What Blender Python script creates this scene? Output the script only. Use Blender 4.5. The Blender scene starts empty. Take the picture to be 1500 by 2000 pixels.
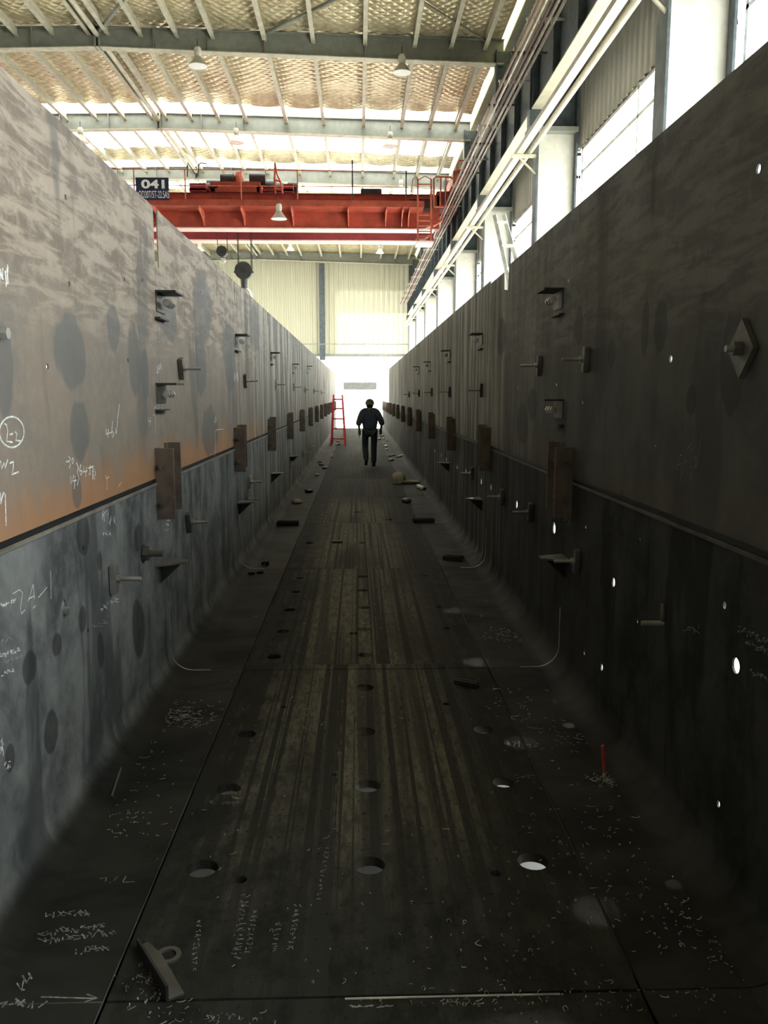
import bpy, bmesh, math, random
from mathutils import Vector, Matrix
from mathutils.geometry import tessellate_polygon
random.seed(7)
S = bpy.context.scene
COL = S.collection
# ------------------------------------------------------------------ camera
F = 1600.0; CH = 1.85
PIT = math.atan(228/F); YAW = math.atan(50/F*math.cos(PIT))
FW = Vector((math.sin(YAW)*math.cos(PIT), math.cos(YAW)*math.cos(PIT), -math.sin(PIT)))
RT = Vector((math.cos(YAW), -math.sin(YAW), 0)); UP = RT.cross(FW)
CAM = Vector((0, 0, CH))
cd = bpy.data.cameras.new('camera'); cam = bpy.data.objects.new('camera', cd); COL.objects.link(cam)
cam.location = CAM; cam.rotation_euler = Matrix((RT, UP, -FW)).transposed().to_euler()
cd.sensor_fit = 'VERTICAL'; cd.sensor_height = 36; cd.lens = F*36/2000; cd.clip_end = 400; cd.clip_start = .05
S.camera = cam
def at(px, py, ax, v):
    r = FW + RT*((px-750)/F) + UP*((1000-py)/F)
    return CAM + r*((v-CAM[ax])/r[ax])
# ------------------------------------------------------------------ light
w = bpy.data.worlds.new('world'); S.world = w; w.use_nodes = True
bg = w.node_tree.nodes['Background']; bg.inputs[0].default_value = (.95, .97, .96, 1); bg.inputs[1].default_value = 5.2
sun = bpy.data.lights.new('sun', 'SUN'); sun.energy = 26; sun.angle = .16; sun.color = (1, .93, .82)
so = bpy.data.objects.new('sun', sun); COL.objects.link(so)
so.rotation_euler = Vector((-.50, -.12, -.86)).to_track_quat('-Z', 'Y').to_euler()
def portal(name, loc, rot, sx, sy):
    l = bpy.data.lights.new(name, 'AREA'); l.shape = 'RECTANGLE'; l.size = sx; l.size_y = sy
    o = bpy.data.objects.new(name, l); COL.objects.link(o); o.location = loc; o.rotation_euler = rot
    l.cycles.is_portal = True
S.view_settings.view_transform = 'Standard'; S.view_settings.look = 'None'
S.view_settings.exposure = 0.45; S.view_settings.gamma = 1; S.view_settings.use_curve_mapping = False
S.cycles.max_bounces = 7; S.cycles.diffuse_bounces = 5; S.cycles.glossy_bounces = 3; S.cycles.transparent_max_bounces = 8
S.cycles.sample_clamp_indirect = 8; S.cycles.use_denoising = True
S.cycles.caustics_reflective = False; S.cycles.caustics_refractive = False
# ------------------------------------------------------------------ node helper
class G:
    def __init__(s, name):
        s.m = bpy.data.materials.new(name); s.m.use_nodes = True; s.t = s.m.node_tree
        s.b = s.t.nodes['Principled BSDF']; s.out = s.t.nodes['Material Output']
        s.pos = s.n('ShaderNodeNewGeometry').outputs['Position']
    def n(s, k): return s.t.nodes.new(k)
    def set(s, sock, v):
        if isinstance(v, bpy.types.NodeSocket): s.t.links.new(v, sock)
        elif isinstance(v, (tuple, list)) and len(v) == 3 and sock.type == 'RGBA': sock.default_value = (*v, 1)
        else: sock.default_value = v
    def math(s, op, a, b=0, c=0, clamp=False):
        n = s.n('ShaderNodeMath'); n.operation = op; n.use_clamp = clamp
        s.set(n.inputs[0], a); s.set(n.inputs[1], b); s.set(n.inputs[2], c); return n.outputs[0]
    def map(s, scale=(1, 1, 1), loc=(0, 0, 0), src=None):
        n = s.n('ShaderNodeMapping'); s.set(n.inputs[0], src or s.pos)
        n.inputs['Scale'].default_value = scale; n.inputs['Location'].default_value = loc; return n.outputs[0]
    def noise(s, vec, scale=1, detail=4, rough=.55, dist=0):
        n = s.n('ShaderNodeTexNoise'); s.set(n.inputs['Vector'], vec); n.inputs['Scale'].default_value = scale
        n.inputs['Detail'].default_value = detail; n.inputs['Roughness'].default_value = rough
        n.inputs['Distortion'].default_value = dist; return n.outputs[0]
    def rng(s, v, a, b, c=0, d=1, smooth=True):
        n = s.n('ShaderNodeMapRange'); n.interpolation_type = 'SMOOTHSTEP' if smooth else 'LINEAR'
        s.set(n.inputs[0], v)
        for i, q in enumerate((a, b, c, d)): s.set(n.inputs[i+1], q)
        return n.outputs[0]
    def mix(s, f, a, b, mode='MIX'):
        n = s.n('ShaderNodeMix'); n.data_type = 'RGBA'; n.blend_type = mode
        s.set(n.inputs[0], f); s.set(n.inputs[6], a); s.set(n.inputs[7], b); return n.outputs[2]
    def xyz(s, v=None):
        n = s.n('ShaderNodeSeparateXYZ'); s.set(n.inputs[0], v or s.pos); return n.outputs
    def bump(s, h, strength=.3, dist=.01):
        n = s.n('ShaderNodeBump'); s.set(n.inputs['Height'], h); n.inputs['Strength'].default_value = strength
        n.inputs['Distance'].default_value = dist; s.t.links.new(n.outputs[0], s.b.inputs['Normal'])
    def fin(s, col=None, rough=.6, metal=0, spec=None):
        if col is not None: s.set(s.b.inputs['Base Color'], col)
        s.set(s.b.inputs['Roughness'], rough); s.set(s.b.inputs['Metallic'], metal)
        if spec is not None: s.b.inputs['Specular IOR Level'].default_value = spec
        return s.m
def plain(name, col, rough=.6, metal=0, var=.15, sc=6, spec=None):
    g = G(name); n = g.noise(g.map(), sc, 5, .6)
    c2 = tuple(c*(1-var*2) for c in col); c1 = tuple(min(1, c*(1+var)) for c in col)
    g.bump(n, .15, .005)
    return g.fin(g.mix(g.rng(n, .35, .65), c2, c1), rough, metal, spec)

def stains(g, col, ells, dark, ax=1):
    """water-run ovals with a shape of their own; (y, z, ry, rz)"""
    o = g.xyz(); nz = g.noise(g.map((2, 2.4, .9)), 2.2, 4)
    wob = g.math('MULTIPLY', g.math('SUBTRACT', nz, .5), 2.1)
    acc = None
    for (y, z, ry, rz) in ells:
        dy = g.math('MULTIPLY', g.math('SUBTRACT', o[1], y), 1/ry)
        dz = g.math('MULTIPLY', g.math('SUBTRACT', o[2], z), 1/rz)
        r = g.math('ADD', g.math('MULTIPLY', dy, dy), g.math('MULTIPLY', dz, dz))
        r = g.math('ADD', r, wob)
        m = g.rng(r, 1.15, .75)
        acc = m if acc is None else g.math('MAXIMUM', acc, m)
    return g.mix(g.math('MULTIPLY', acc, .68), col, dark)

def wall_mat(name, upper, side):
    g = G(name); o = g.xyz()
    patches = g.noise(g.map((1, 1.5, 9)), 1.5, 6, .66, .5)
    blot = g.noise(g.map((1, 1.7, 1.3), (0, 3, 9)), 1.5, 5, .6, .5)
    fine = g.noise(g.map((1, 14, 14)), 1, 5, .65)
    runs = g.noise(g.map((1, 2.6, .6)), 1.25, 4, .55, .4)
    runs2 = g.noise(g.map((1, 7.5, .5), (0, 31, 5)), 1.2, 5, .6)
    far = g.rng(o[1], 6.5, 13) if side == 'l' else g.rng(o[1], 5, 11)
    if upper:
        L = side == 'l'
        a, b_, c_ = ((.20, .16, .128), (.37, .31, .245), (.27, .222, .18)) if L else ((.088, .09, .083), (.145, .145, .13), (.088, .09, .084))  # right set darker: its backlit shade is put into the steel colour
        top = g.mix(g.rng(patches, .42, .58), a, b_)
        top = g.mix(g.rng(fine, .45, .8, 0, .6), top, (.46, .40, .33) if L else (.19, .188, .168))
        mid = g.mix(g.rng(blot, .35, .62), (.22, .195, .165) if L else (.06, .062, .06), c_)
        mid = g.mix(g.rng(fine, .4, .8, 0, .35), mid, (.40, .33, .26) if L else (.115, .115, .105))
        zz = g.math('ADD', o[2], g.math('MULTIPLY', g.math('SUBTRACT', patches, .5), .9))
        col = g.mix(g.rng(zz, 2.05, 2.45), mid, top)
        col = g.mix(g.math('MULTIPLY', g.rng(runs, .56, .66), .6), col, (.135, .135, .128) if L else (.055, .056, .055))
        zr = g.math('ADD', o[2], g.math('MULTIPLY', g.math('SUBTRACT', blot, .5), .55))
        rust = g.math('MULTIPLY', g.rng(zr, 1.62, 1.34), .85 if L else .03)
        rust = g.math('MULTIPLY', rust, g.rng(o[1], 13.5, 9.5))
        col = g.mix(rust, col, (.46, .235, .115))
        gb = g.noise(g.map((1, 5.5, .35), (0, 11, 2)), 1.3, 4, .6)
        grey = g.mix(g.rng(runs2, .42, .6), (.095, .092, .083), (.42, .395, .34) if L else (.36, .35, .31))  # right side's pale tone has window glare painted in with distance
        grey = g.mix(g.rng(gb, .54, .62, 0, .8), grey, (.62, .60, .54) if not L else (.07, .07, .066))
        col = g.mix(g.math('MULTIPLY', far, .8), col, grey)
    else:
        k = 1.4 if side == 'l' else .3  # same steel; backlit shade of the right wall put into this factor
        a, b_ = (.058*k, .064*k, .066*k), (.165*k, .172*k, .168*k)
        col = g.mix(g.rng(blot, .33, .66), a, b_)
        col = g.mix(g.rng(fine, .35, .8, 0, .4), col, (.25*k, .25*k, .235*k))
        col = g.mix(g.rng(runs, .55, .64, 0, .7), col, (.045*k, .05*k, .05*k))
        d2 = g.math('MULTIPLY', g.rng(runs2, .54, .62, 0, .6), g.rng(o[1], 4.5, 6.5))
        col = g.mix(d2, col, (.035, .038, .037))
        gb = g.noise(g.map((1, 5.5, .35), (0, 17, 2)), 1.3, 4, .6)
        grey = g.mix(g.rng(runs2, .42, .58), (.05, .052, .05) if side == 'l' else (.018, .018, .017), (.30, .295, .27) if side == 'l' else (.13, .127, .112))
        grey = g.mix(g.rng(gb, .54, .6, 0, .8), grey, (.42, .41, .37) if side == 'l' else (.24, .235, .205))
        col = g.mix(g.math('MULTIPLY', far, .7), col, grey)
        fl = g.mix(g.rng(blot, .35, .65), (.018, .018, .016), (.042, .042, .036))
        fl = g.mix(g.rng(o[1], 5, 8, 0, .5), fl, (.075, .075, .066)) if side == 'l' else fl
        nx = g.n('ShaderNodeNewGeometry').outputs['Normal']
        nn = g.xyz(nx)
        col = g.mix(g.rng(nn[2], .3, .8), col, fl)
    if side == 'l' and upper:
        E = []
        for (x, y, rx, ry) in ((137, 690, 30, 72), (157, 842, 20, 58), (397, 600, 17, 70), (393, 715, 10, 60), (262, 700, 12, 70), (410, 840, 14, 50), (222, 640, 12, 45), (5, 720, 22, 110), (330, 620, 14, 50), (497, 640, 9, 50), (449, 700, 12, 70), (283, 730, 7, 45), (150, 960, 8, 30)):
            p = at(x, y, 0, -1.28); p1 = at(x+rx, y, 0, -1.28); p2 = at(x, y-ry, 0, -1.28)
            E.append((p.y, p.z, abs(p1.y-p.y), abs(p2.z-p.z)))
        col = stains(g, col, E, (.135, .138, .135))
    elif side == 'l':
        E = []
        for (x, y, rx, ry) in ((60, 1302, 16, 36), (112, 1260, 11, 26), (162, 1045, 12, 40), (195, 1095, 5, 22), (160, 1210, 8, 30), (270, 1230, 12, 60), (100, 1430, 14, 40), (20, 1480, 10, 30), (197, 1270, 7, 40), (270, 1050, 8, 30)):
            p = at(x, y, 0, -1.28); p1 = at(x+rx, y, 0, -1.28); p2 = at(x, y-ry, 0, -1.28)
            E.append((p.y, p.z, abs(p1.y-p.y), abs(p2.z-p.z)))
        col = stains(g, col, E, (.035, .038, .036))
    elif upper:
        E = []
        for (x, y, rx, ry) in ((1290, 640, 14, 50), (1195, 690, 9, 30), (1260, 640, 8, 60), (1350, 780, 10, 30), (1430, 700, 24, 110), (1040, 790, 10, 30), (980, 660, 8, 40), (1130, 640, 8, 40), (1020, 830, 12, 40)):
            p = at(x, y, 0, 1.37); p1 = at(x+rx, y, 0, 1.37); p2 = at(x, y-ry, 0, 1.37)
            E.append((p.y, p.z, abs(p1.y-p.y), abs(p2.z-p.z)))
        col = stains(g, col, E, (.04, .042, .04))
    g.bump(g.noise(g.map((3, 6, 6)), 3, 6), .12, .004)
    return g.fin(col, g.rng(runs, .3, .7, .66, .82), 0, .22 if upper else .12)
def floor_mat():
    g = G('scraped_floor_steel'); o = g.xyz()
    idx = g.math('FLOOR', g.math('MULTIPLY', g.math('ADD', o[1], .87), 1/3.18))
    def vec(sx, sy, off):
        c = g.n('ShaderNodeCombineXYZ')
        g.set(c.inputs[0], g.math('ADD', g.math('MULTIPLY', o[0], sx), g.math('MULTIPLY', idx, off)))
        g.set(c.inputs[1], g.math('MULTIPLY', o[1], sy)); g.set(c.inputs[2], idx); return c.outputs[0]
    st = g.noise(vec(24, .10, 7.3), 1, 2, .6); st2 = g.noise(vec(6, .12, 3.1), 1, 2)
    br = g.noise(g.map((26, 7, 1)), 1, 4, .7)
    bl = g.noise(g.map((5, 3, 1)), 1.6, 6, .65); sp = g.noise(g.map((1, 1, 1)), 38, 3, .6)
    plate = g.noise(vec(1.6, .25, 5.7), 1.1, 2)
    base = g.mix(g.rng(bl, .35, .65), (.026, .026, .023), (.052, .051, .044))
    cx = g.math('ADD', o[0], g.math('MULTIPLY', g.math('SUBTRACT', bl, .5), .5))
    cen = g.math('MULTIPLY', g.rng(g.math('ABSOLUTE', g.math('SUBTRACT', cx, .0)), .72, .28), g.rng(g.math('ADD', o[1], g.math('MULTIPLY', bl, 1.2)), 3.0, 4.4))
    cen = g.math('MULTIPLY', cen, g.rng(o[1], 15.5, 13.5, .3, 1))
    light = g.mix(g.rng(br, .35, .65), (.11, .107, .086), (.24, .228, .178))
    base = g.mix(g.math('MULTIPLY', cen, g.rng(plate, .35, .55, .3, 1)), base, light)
    s1 = g.math('ADD', st, g.math('MULTIPLY', g.math('SUBTRACT', br, .5), .32))
    dk = g.math('MULTIPLY', g.rng(s1, .51, .555), g.rng(o[1], 1.5, 4, .35, .88))
    base = g.mix(dk, base, (.034, .034, .03))
    base = g.mix(g.rng(g.math('ADD', st2, g.math('MULTIPLY', g.math('SUBTRACT', br, .5), .25)), .57, .61, 0, .7), base, (.05, .05, .045))
    base = g.mix(g.rng(sp, .60, .68, 0, .8), base, (.022, .022, .02))
    g.bump(g.math('ADD', st, sp), .25, .004)
    return g.fin(base, .8, 0, .06)
def side_mat():
    return None
M = {}
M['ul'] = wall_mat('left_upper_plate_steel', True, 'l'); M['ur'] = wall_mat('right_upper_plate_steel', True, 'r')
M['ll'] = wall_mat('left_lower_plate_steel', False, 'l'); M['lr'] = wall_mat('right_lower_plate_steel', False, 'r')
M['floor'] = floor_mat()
M['edge'] = plain('ground_bright_edge', (.52, .5, .46), .35, .6)
M['bracket'] = plain('brown_primed_bracket', (.16, .125, .10), .6, .2)
M['dark'] = plain('dark_mill_steel', (.042, .042, .04), .55, .3)
M['lip'] = plain('worn_seam_edge', (.26, .23, .19), .6)
M['clamp'] = plain('dull_clamp_steel', (.13, .125, .11), .5, .4)
M['zinc'] = plain('zinc_plated_bolt', (.45, .44, .41), .38, .6)
M['beam'] = plain('grey_green_roof_paint', (.27, .285, .25), .55, var=.06)
M['purlin'] = plain('galvanised_purlin', (.58, .56, .45), .5, .1, var=.08)
M['girder'] = plain('slate_blue_runway_paint', (.085, .11, .125), .5)
M['bus'] = plain('brown_conductor_bar', (.17, .09, .075), .5)
M['busl'] = plain('pale_conductor_bar', (.62, .52, .46), .4)
M['cream'] = plain('cream_paint_and_flange_light', (.56, .53, .42), .5, var=.06)
M['colm'] = plain('pale_column_paint', (.66, .65, .58), .55, var=.05)
M['red'] = plain('red_crane_paint', (.42, .075, .045), .45, var=.12, sc=3)
M['redd'] = plain('shaded_red_crane_paint', (.26, .04, .045), .5, var=.1, sc=3)  # crane red darkened, shade put into the colour
M['pink'] = plain('lit_pink_flange', (.85, .62, .58), .5, var=.04)  # light on the flange undersides, put into the colour
M['redr'] = plain('orange_red_rail_paint', (.62, .16, .10), .45)
M['ladder_red'] = plain('bright_red_ladder_paint', (.75, .05, .04), .4, var=.05)
M['navy'] = plain('navy_sign_enamel', (.02, .022, .07), .4, var=.02)
M['white'] = plain('white_lettering', (.9, .9, .88), .5, var=.02)
M['chalk'] = plain('white_chalk', (.85, .85, .82), .9, var=.15, sc=60)
M['chalkd'] = plain('worn_chalk', (.33, .33, .31), .9, var=.3, sc=60)
M['alu'] = plain('aluminium', (.75, .75, .7), .4, .4)
M['concrete'] = plain('hall_concrete', (.42, .41, .38), .8, sc=1.5)
M['yard'] = plain('bright_yard_concrete', (.6, .59, .55), .8, sc=1)
M['cordark'] = plain('black_machinery', (.02, .022, .022), .5)
M['lampw'] = plain('lamp_shade_enamel', (.6, .58, .5), .4)
M['jacket'] = plain('navy_work_jacket', (.085, .115, .17), .9, sc=20)
M['trouser'] = plain('dark_teal_work_trousers', (.055, .085, .10), .9, sc=20)
M['boot'] = plain('black_boot', (.012, .011, .01), .6)
M['skin'] = plain('skin', (.35, .2, .14), .6, var=.05)
M['helmet'] = plain('olive_brown_helmet', (.13, .11, .07), .4, var=.03)
M['glove'] = plain('pale_work_glove', (.28, .33, .32), .9)
M['sack'] = plain('yellowish_grey_sack', (.42, .40, .30), .9, sc=9)
M['tube'] = plain('white_plastic_tube', (.8, .8, .78), .4, var=.03)
M['swarf'] = plain('bright_metal_swarf', (.42, .42, .38), .35, .5)
M['redrod'] = plain('red_marker_plastic', (.62, .07, .06), .4, var=.05)
M['yellow'] = plain('pale_yellow_eave_paint', (.85, .84, .6), .5, var=.04)
M['hookbk'] = plain('black_yellow_hook_paint', (.05, .055, .05), .5)
def corr_mat(name, c1, c2):
    g = G(name); n = g.noise(g.map((1.5, 1.5, .5)), 1, 4)
    return g.fin(g.mix(g.rng(n, .3, .7), c1, c2), .5, 0, .4)
def gablem(tf=.035):
    g = G('cream_translucent_corrugated_sheet'); t = g.n('ShaderNodeBsdfTranslucent'); t.inputs[0].default_value = (.62, .61, .50, 1)
    g.fin((.50, .49, .38), .6, 0, .3); mx = g.n('ShaderNodeMixShader'); mx.inputs[0].default_value = tf
    g.t.links.new(g.b.outputs[0], mx.inputs[1]); g.t.links.new(t.outputs[0], mx.inputs[2]); g.t.links.new(mx.outputs[0], g.out.inputs[0]); return g.m
M['gable'] = gablem(); M['bloom_sheet_dim'] = gablem(.09); M['bloom_sheet_bright'] = gablem(.2)  # extra translucency of the added gable panels imitates camera bloom
M['wallr'] = corr_mat('greige_corrugated_sheet', (.50, .48, .42), (.60, .58, .52))
M['farb'] = corr_mat('white_corrugated_sheet', (.8, .8, .78), (.88, .88, .86))
M['farband'] = plain('grey_fascia', (.05, .055, .05), .6)
def foil():
    g = G('quilted_foil_insulation')
    mp = g.n('ShaderNodeMapping'); g.set(mp.inputs[0], g.pos); mp.inputs['Rotation'].default_value = (0, 0, .785)
    o = g.xyz(mp.outputs[0])
    a = g.math('ABSOLUTE', g.math('SINE', g.math('MULTIPLY', o[0], 16))); b = g.math('ABSOLUTE', g.math('SINE', g.math('MULTIPLY', o[1], 16)))
    q = g.math('MULTIPLY', a, b); n = g.noise(g.map((2, 1, 1)), 3, 5)
    h = g.math('ADD', q, n); g.bump(h, .5, .05)
    c = g.mix(g.rng(n, .3, .7), (.60, .51, .32), (.84, .75, .52))
    return g.fin(c, .3, .5)
M['foil'] = foil()
def skyl(tc=(.55, .57, .55, 1)):
    g = G('translucent_skylight_sheet'); t = g.n('ShaderNodeBsdfTranslucent'); t.inputs[0].default_value = tc
    tr = g.n('ShaderNodeBsdfTransparent'); tr.inputs[0].default_value = (.5, .52, .5, 1); mx = g.n('ShaderNodeMixShader'); mx.inputs[0].default_value = .6
    g.t.links.new(tr.outputs[0], mx.inputs[1]); g.t.links.new(t.outputs[0], mx.inputs[2]); g.t.links.new(mx.outputs[0], g.out.inputs[0])
    return g.m
M['sky'] = skyl()
M['eave_glow'] = skyl((.42, .40, .22, 1))  # translucency gives the eave strut its lit yellow tone
def glassm():
    g = G('window_glass'); gl = g.n('ShaderNodeBsdfGlossy'); gl.inputs['Roughness'].default_value = .05
    tr = g.n('ShaderNodeBsdfTransparent'); tr.inputs[0].default_value = (.93, .96, .97, 1); mx = g.n('ShaderNodeMixShader'); mx.inputs[0].default_value = .06
    g.t.links.new(tr.outputs[0], mx.inputs[1]); g.t.links.new(gl.outputs[0], mx.inputs[2]); g.t.links.new(mx.outputs[0], g.out.inputs[0])
    return g.m
M['glass'] = glassm()
# ------------------------------------------------------------------ mesh helper
class MB:
    def __init__(s): s.bm = bmesh.new()
    def box(s, x0, x1, y0, y1, z0, z1, bev=0):
        v = [s.bm.verts.new((x, y, z)) for z in (z0, z1) for y in (y0, y1) for x in (x0, x1)]
        fs = [s.bm.faces.new([v[i] for i in q]) for q in ((0, 2, 3, 1), (4, 5, 7, 6), (0, 1, 5, 4), (2, 6, 7, 3), (0, 4, 6, 2), (1, 3, 7, 5))]
        if bev:
            es = {e for f in fs for e in f.edges}
            bmesh.ops.bevel(s.bm, geom=list(es), offset=bev, segments=2, affect='EDGES')
        return s
    def bar(s, a, b, w_, h, up=(0, 0, 1)):
        a = Vector(a); b = Vector(b); d = (b-a).normalized(); u = Vector(up)
        if abs(d.dot(u)) > .98: u = Vector((0, 1, 0))
        r = d.cross(u).normalized(); u = r.cross(d)
        v = [s.bm.verts.new(p + r*i*w_/2 + u*j*h/2) for p in (a, b) for j in (-1, 1) for i in (-1, 1)]
        for q in ((0, 1, 3, 2), (4, 6, 7, 5), (0, 4, 5, 1), (2, 3, 7, 6), (0, 2, 6, 4), (1, 5, 7, 3)): s.bm.faces.new([v[i] for i in q])
        return s
    def cyl(s, a, b, r, n=12, r2=None, cap=True):
        return s.tube([a, b], [r, r if r2 is None else r2], n, cap)
    def tube(s, pts, r, n=8, cap=True):
        pts = [Vector(p) for p in pts]; rs = r if isinstance(r, (list, tuple)) else [r]*len(pts)
        rings = []; u = None
        for i, p in enumerate(pts):
            d = (pts[min(i+1, len(pts)-1)] - pts[max(i-1, 0)]).normalized()
            if u is None: u = Vector((0, 0, 1)) if abs(d.z) < .9 else Vector((0, 1, 0))
            rr = d.cross(u)
            if rr.length < 1e-4: rr = d.cross(Vector((1, 0, 0)))
            rr.normalize(); u = rr.cross(d)
            rings.append([s.bm.verts.new(p + (rr*math.cos(t*2*math.pi/n) + u*math.sin(t*2*math.pi/n))*rs[i]) for t in range(n)])
        for A, B in zip(rings, rings[1:]):
            for t in range(n): s.bm.faces.new((A[t], A[(t+1) % n], B[(t+1) % n], B[t])).smooth = n > 6
        if cap: s.bm.faces.new(rings[0][::-1]); s.bm.faces.new(rings[-1])
        return s
    def lathe(s, c, prof, n=20):
        rings = [[s.bm.verts.new((c[0]+r*math.cos(t*2*math.pi/n), c[1]+r*math.sin(t*2*math.pi/n), c[2]+z)) for t in range(n)] for r, z in prof]
        for A, B in zip(rings, rings[1:]):
            for t in range(n): s.bm.faces.new((A[t], A[(t+1) % n], B[(t+1) % n], B[t])).smooth = True
        return s
    def shell(s, outline, holes, fn, th, rim=True):
        """flat 2D outline with real round holes, mapped by fn(u, v, t) into 3D with thickness th"""
        loops = [outline] + holes; P = [p for l in loops for p in l]
        tr = tessellate_polygon([[Vector((p[0], p[1], 0)) for p in l] for l in loops])
        A = [s.bm.verts.new(fn(p[0], p[1], 0)) for p in P]; B = [s.bm.verts.new(fn(p[0], p[1], th)) for p in P]
        for t in tr:
            try: s.bm.faces.new([A[i] for i in t]); s.bm.faces.new([B[i] for i in reversed(t)])
            except ValueError: pass
        k = 0
        for l in loops:
            n = len(l)
            for i in range(n if rim else 0):
                a, b = k+i, k+(i+1) % n
                try: s.bm.faces.new((A[a], A[b], B[b], B[a]))
                except ValueError: pass
            k += n
        return s
    def done(s, name, mat, parent=None, origin=None, smooth=False):
        bmesh.ops.recalc_face_normals(s.bm, faces=s.bm.faces[:])
        off = Vector(origin) if origin is not None else (parent.location.copy() if parent is not None else Vector((0, 0, 0)))
        q = parent
        if parent is not None and origin is None:
            q = parent.parent
            while q is not None: off += q.location; q = q.parent
        bmesh.ops.translate(s.bm, verts=s.bm.verts, vec=-off)
        me = bpy.data.meshes.new(name); [setattr(e, 'smooth', False) for e in s.bm.edges if len(e.link_faces) == 2 and e.calc_face_angle(0) > .75]; s.bm.to_mesh(me); s.bm.free()
        if smooth:
            for p in me.polygons: p.use_smooth = True
        o = bpy.data.objects.new(name, me); COL.objects.link(o)
        if mat: me.materials.append(M[mat] if isinstance(mat, str) else mat)
        if parent is not None: o.parent = parent
        elif origin is not None: o.location = origin
        return o
def thing(name, label, cat, loc=(0, 0, 0), group=None):
    o = bpy.data.objects.new(name, None); COL.objects.link(o); o.location = loc; o.empty_display_size = .1
    return tag(o, label, cat, group)
def tag(o, label, cat, group=None, kind=None):
    o['label'] = label; o['category'] = cat
    if group: o['group'] = group
    if kind: o['kind'] = kind
    return o
def struct(o): o['kind'] = 'structure'; return o
def dup(root, loc, label=None, rotz=None, sc=None):
    r = root.copy(); COL.objects.link(r); r.location = loc
    if rotz is not None: r.rotation_euler = (0, 0, rotz)
    if sc is not None: r.scale = sc
    if label: r['label'] = label
    for ch in list(root.children):
        c = ch.copy(); COL.objects.link(c); c.parent = r
        for g_ in ch.children:
            d = g_.copy(); COL.objects.link(d); d.parent = c
    return r
def circ(u, v, ru, rv=None, n=14): return [(u+ru*math.cos(2*math.pi*i/n), v+(rv or ru)*math.sin(2*math.pi*i/n)) for i in range(n)]
ORD = ['nearest', 'second', 'third', 'fourth', 'fifth', 'sixth', 'seventh', 'eighth', 'ninth', 'tenth', 'eleventh', 'twelfth', 'thirteenth', 'fourteenth', 'fifteenth', 'sixteenth', 'seventeenth']
def nth(k): return 'nearest' if k == 0 else ORD[k] + ' nearest'
# ------------------------------------------------------------------ dimensions
XL, XR, FL, FR, ZS, ZT, RF = -1.28, 1.37, -.79, .88, 1.31, 3.02, .15
J = [-.87, 2.31, 5.385, 8.67, 11.83] + [11.83+3.17*i for i in range(1, 12)]      # section joints along the trough
HZ = -.45                                                                        # hall floor
YB, YE, XW, XO, RX = -11.0, 53.6, 3.93, -16.4, -6.24
COLY = [9.0-6.15*2, 9.0-6.15, 9.0, 15.2, 21.4, 27.5, 33.6, 39.8, 46.0, 52.4]
def roofz(x, dz=0): return 10.75 - abs(x-RX)*.025 + dz
# ------------------------------------------------------------------ room shell
def slab(name, x0, x1, y0, y1, z0, z1, mat): return struct(MB().box(x0, x1, y0, y1, z0, z1).done(name, mat))
slab('floor', XO-.3, XW+.2, YB-.3, YE+.2, HZ-.2, HZ, 'concrete')
yard = slab('trim_1', -60, 60, YE+.2, 130, HZ-.25, HZ-.02, 'yard'); slab('trim_2', XW+.2, 60, -40, YE+.2, HZ-.25, HZ-.02, 'yard')
slab('trim_5', XW, XW+.2, YB, COLY[0]-.1, .35, 6.19, 'wallr'); slab('trim_3', -60, XO-.3, -40, YE+.2, HZ-.25, HZ-.02, 'yard')
def corr(name, axis, a0, a1, z0, z1, c, mat, pitch=.24, dep=.035, parent=None, mb=None):
    m = mb or MB(); n = max(1, int((a1-a0)/pitch)); prev = None
    for i in range(n+1):
        a = a0 + (a1-a0)*i/n
        for f, d in ((0, 0), (.25, 0), (.36, dep), (.64, dep), (.75, 0)) if i < n else ((0, 0),):
            t = min(a + f*pitch, a1)
            q = [m.bm.verts.new((c+d, t, z) if axis == 'y' else (t, c-d, z)) for z in (z0, z1)]
            if prev: m.bm.faces.new((prev[0], q[0], q[1], prev[1]))
            prev = q
    return m if mb else struct(m.done(name, mat, parent))
# right wall: corrugated sheet over ribbon windows
m = MB(); corr('', 'y', YB, YE, 6.19, 10.6, XW, '', mb=m); m.box(XW+.06, XW+.12, YB, YE, 6.19, 10.6); struct(m.done('wall_right', 'wallr'))
slab('baseboard_right', XW, XW+.2, YB, YE, HZ, .35, 'concrete')
cy = COLY + [YE]
for k, (a, b) in enumerate(zip(cy, cy[1:])):
    if b-a < 2: continue
    if b < 2: slab('trim_%d' % (10+k), XW+.02, XW+.12, a, b, .35, 6.19, 'wallr'); continue
    a += .16; b -= .16
    fr = MB(); z0, z1 = .35, 6.19
    for (p, q) in ((a, a+.06), (b-.06, b), ((a+b)/2-.02, (a+b)/2+.02)): fr.box(XW+.02, XW+.09, p, q, z0, z1)
    for z in (z0, z1-.08, 5.72, 3.2): fr.box(XW+.02, XW+.09, a, b, z, z+.05)
    f = struct(fr.done('window_%d' % (k+1), 'alu')); MB().box(XW+.05, XW+.056, a, b, z0, z1).done('pane', 'glass', f)
    portal('window_portal', (XW+.2, (a+b)/2, (z0+z1)/2), Vector((-1, 0, 0)).to_track_quat('-Z', 'Y').to_euler(), z1-z0, b-a)
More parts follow.
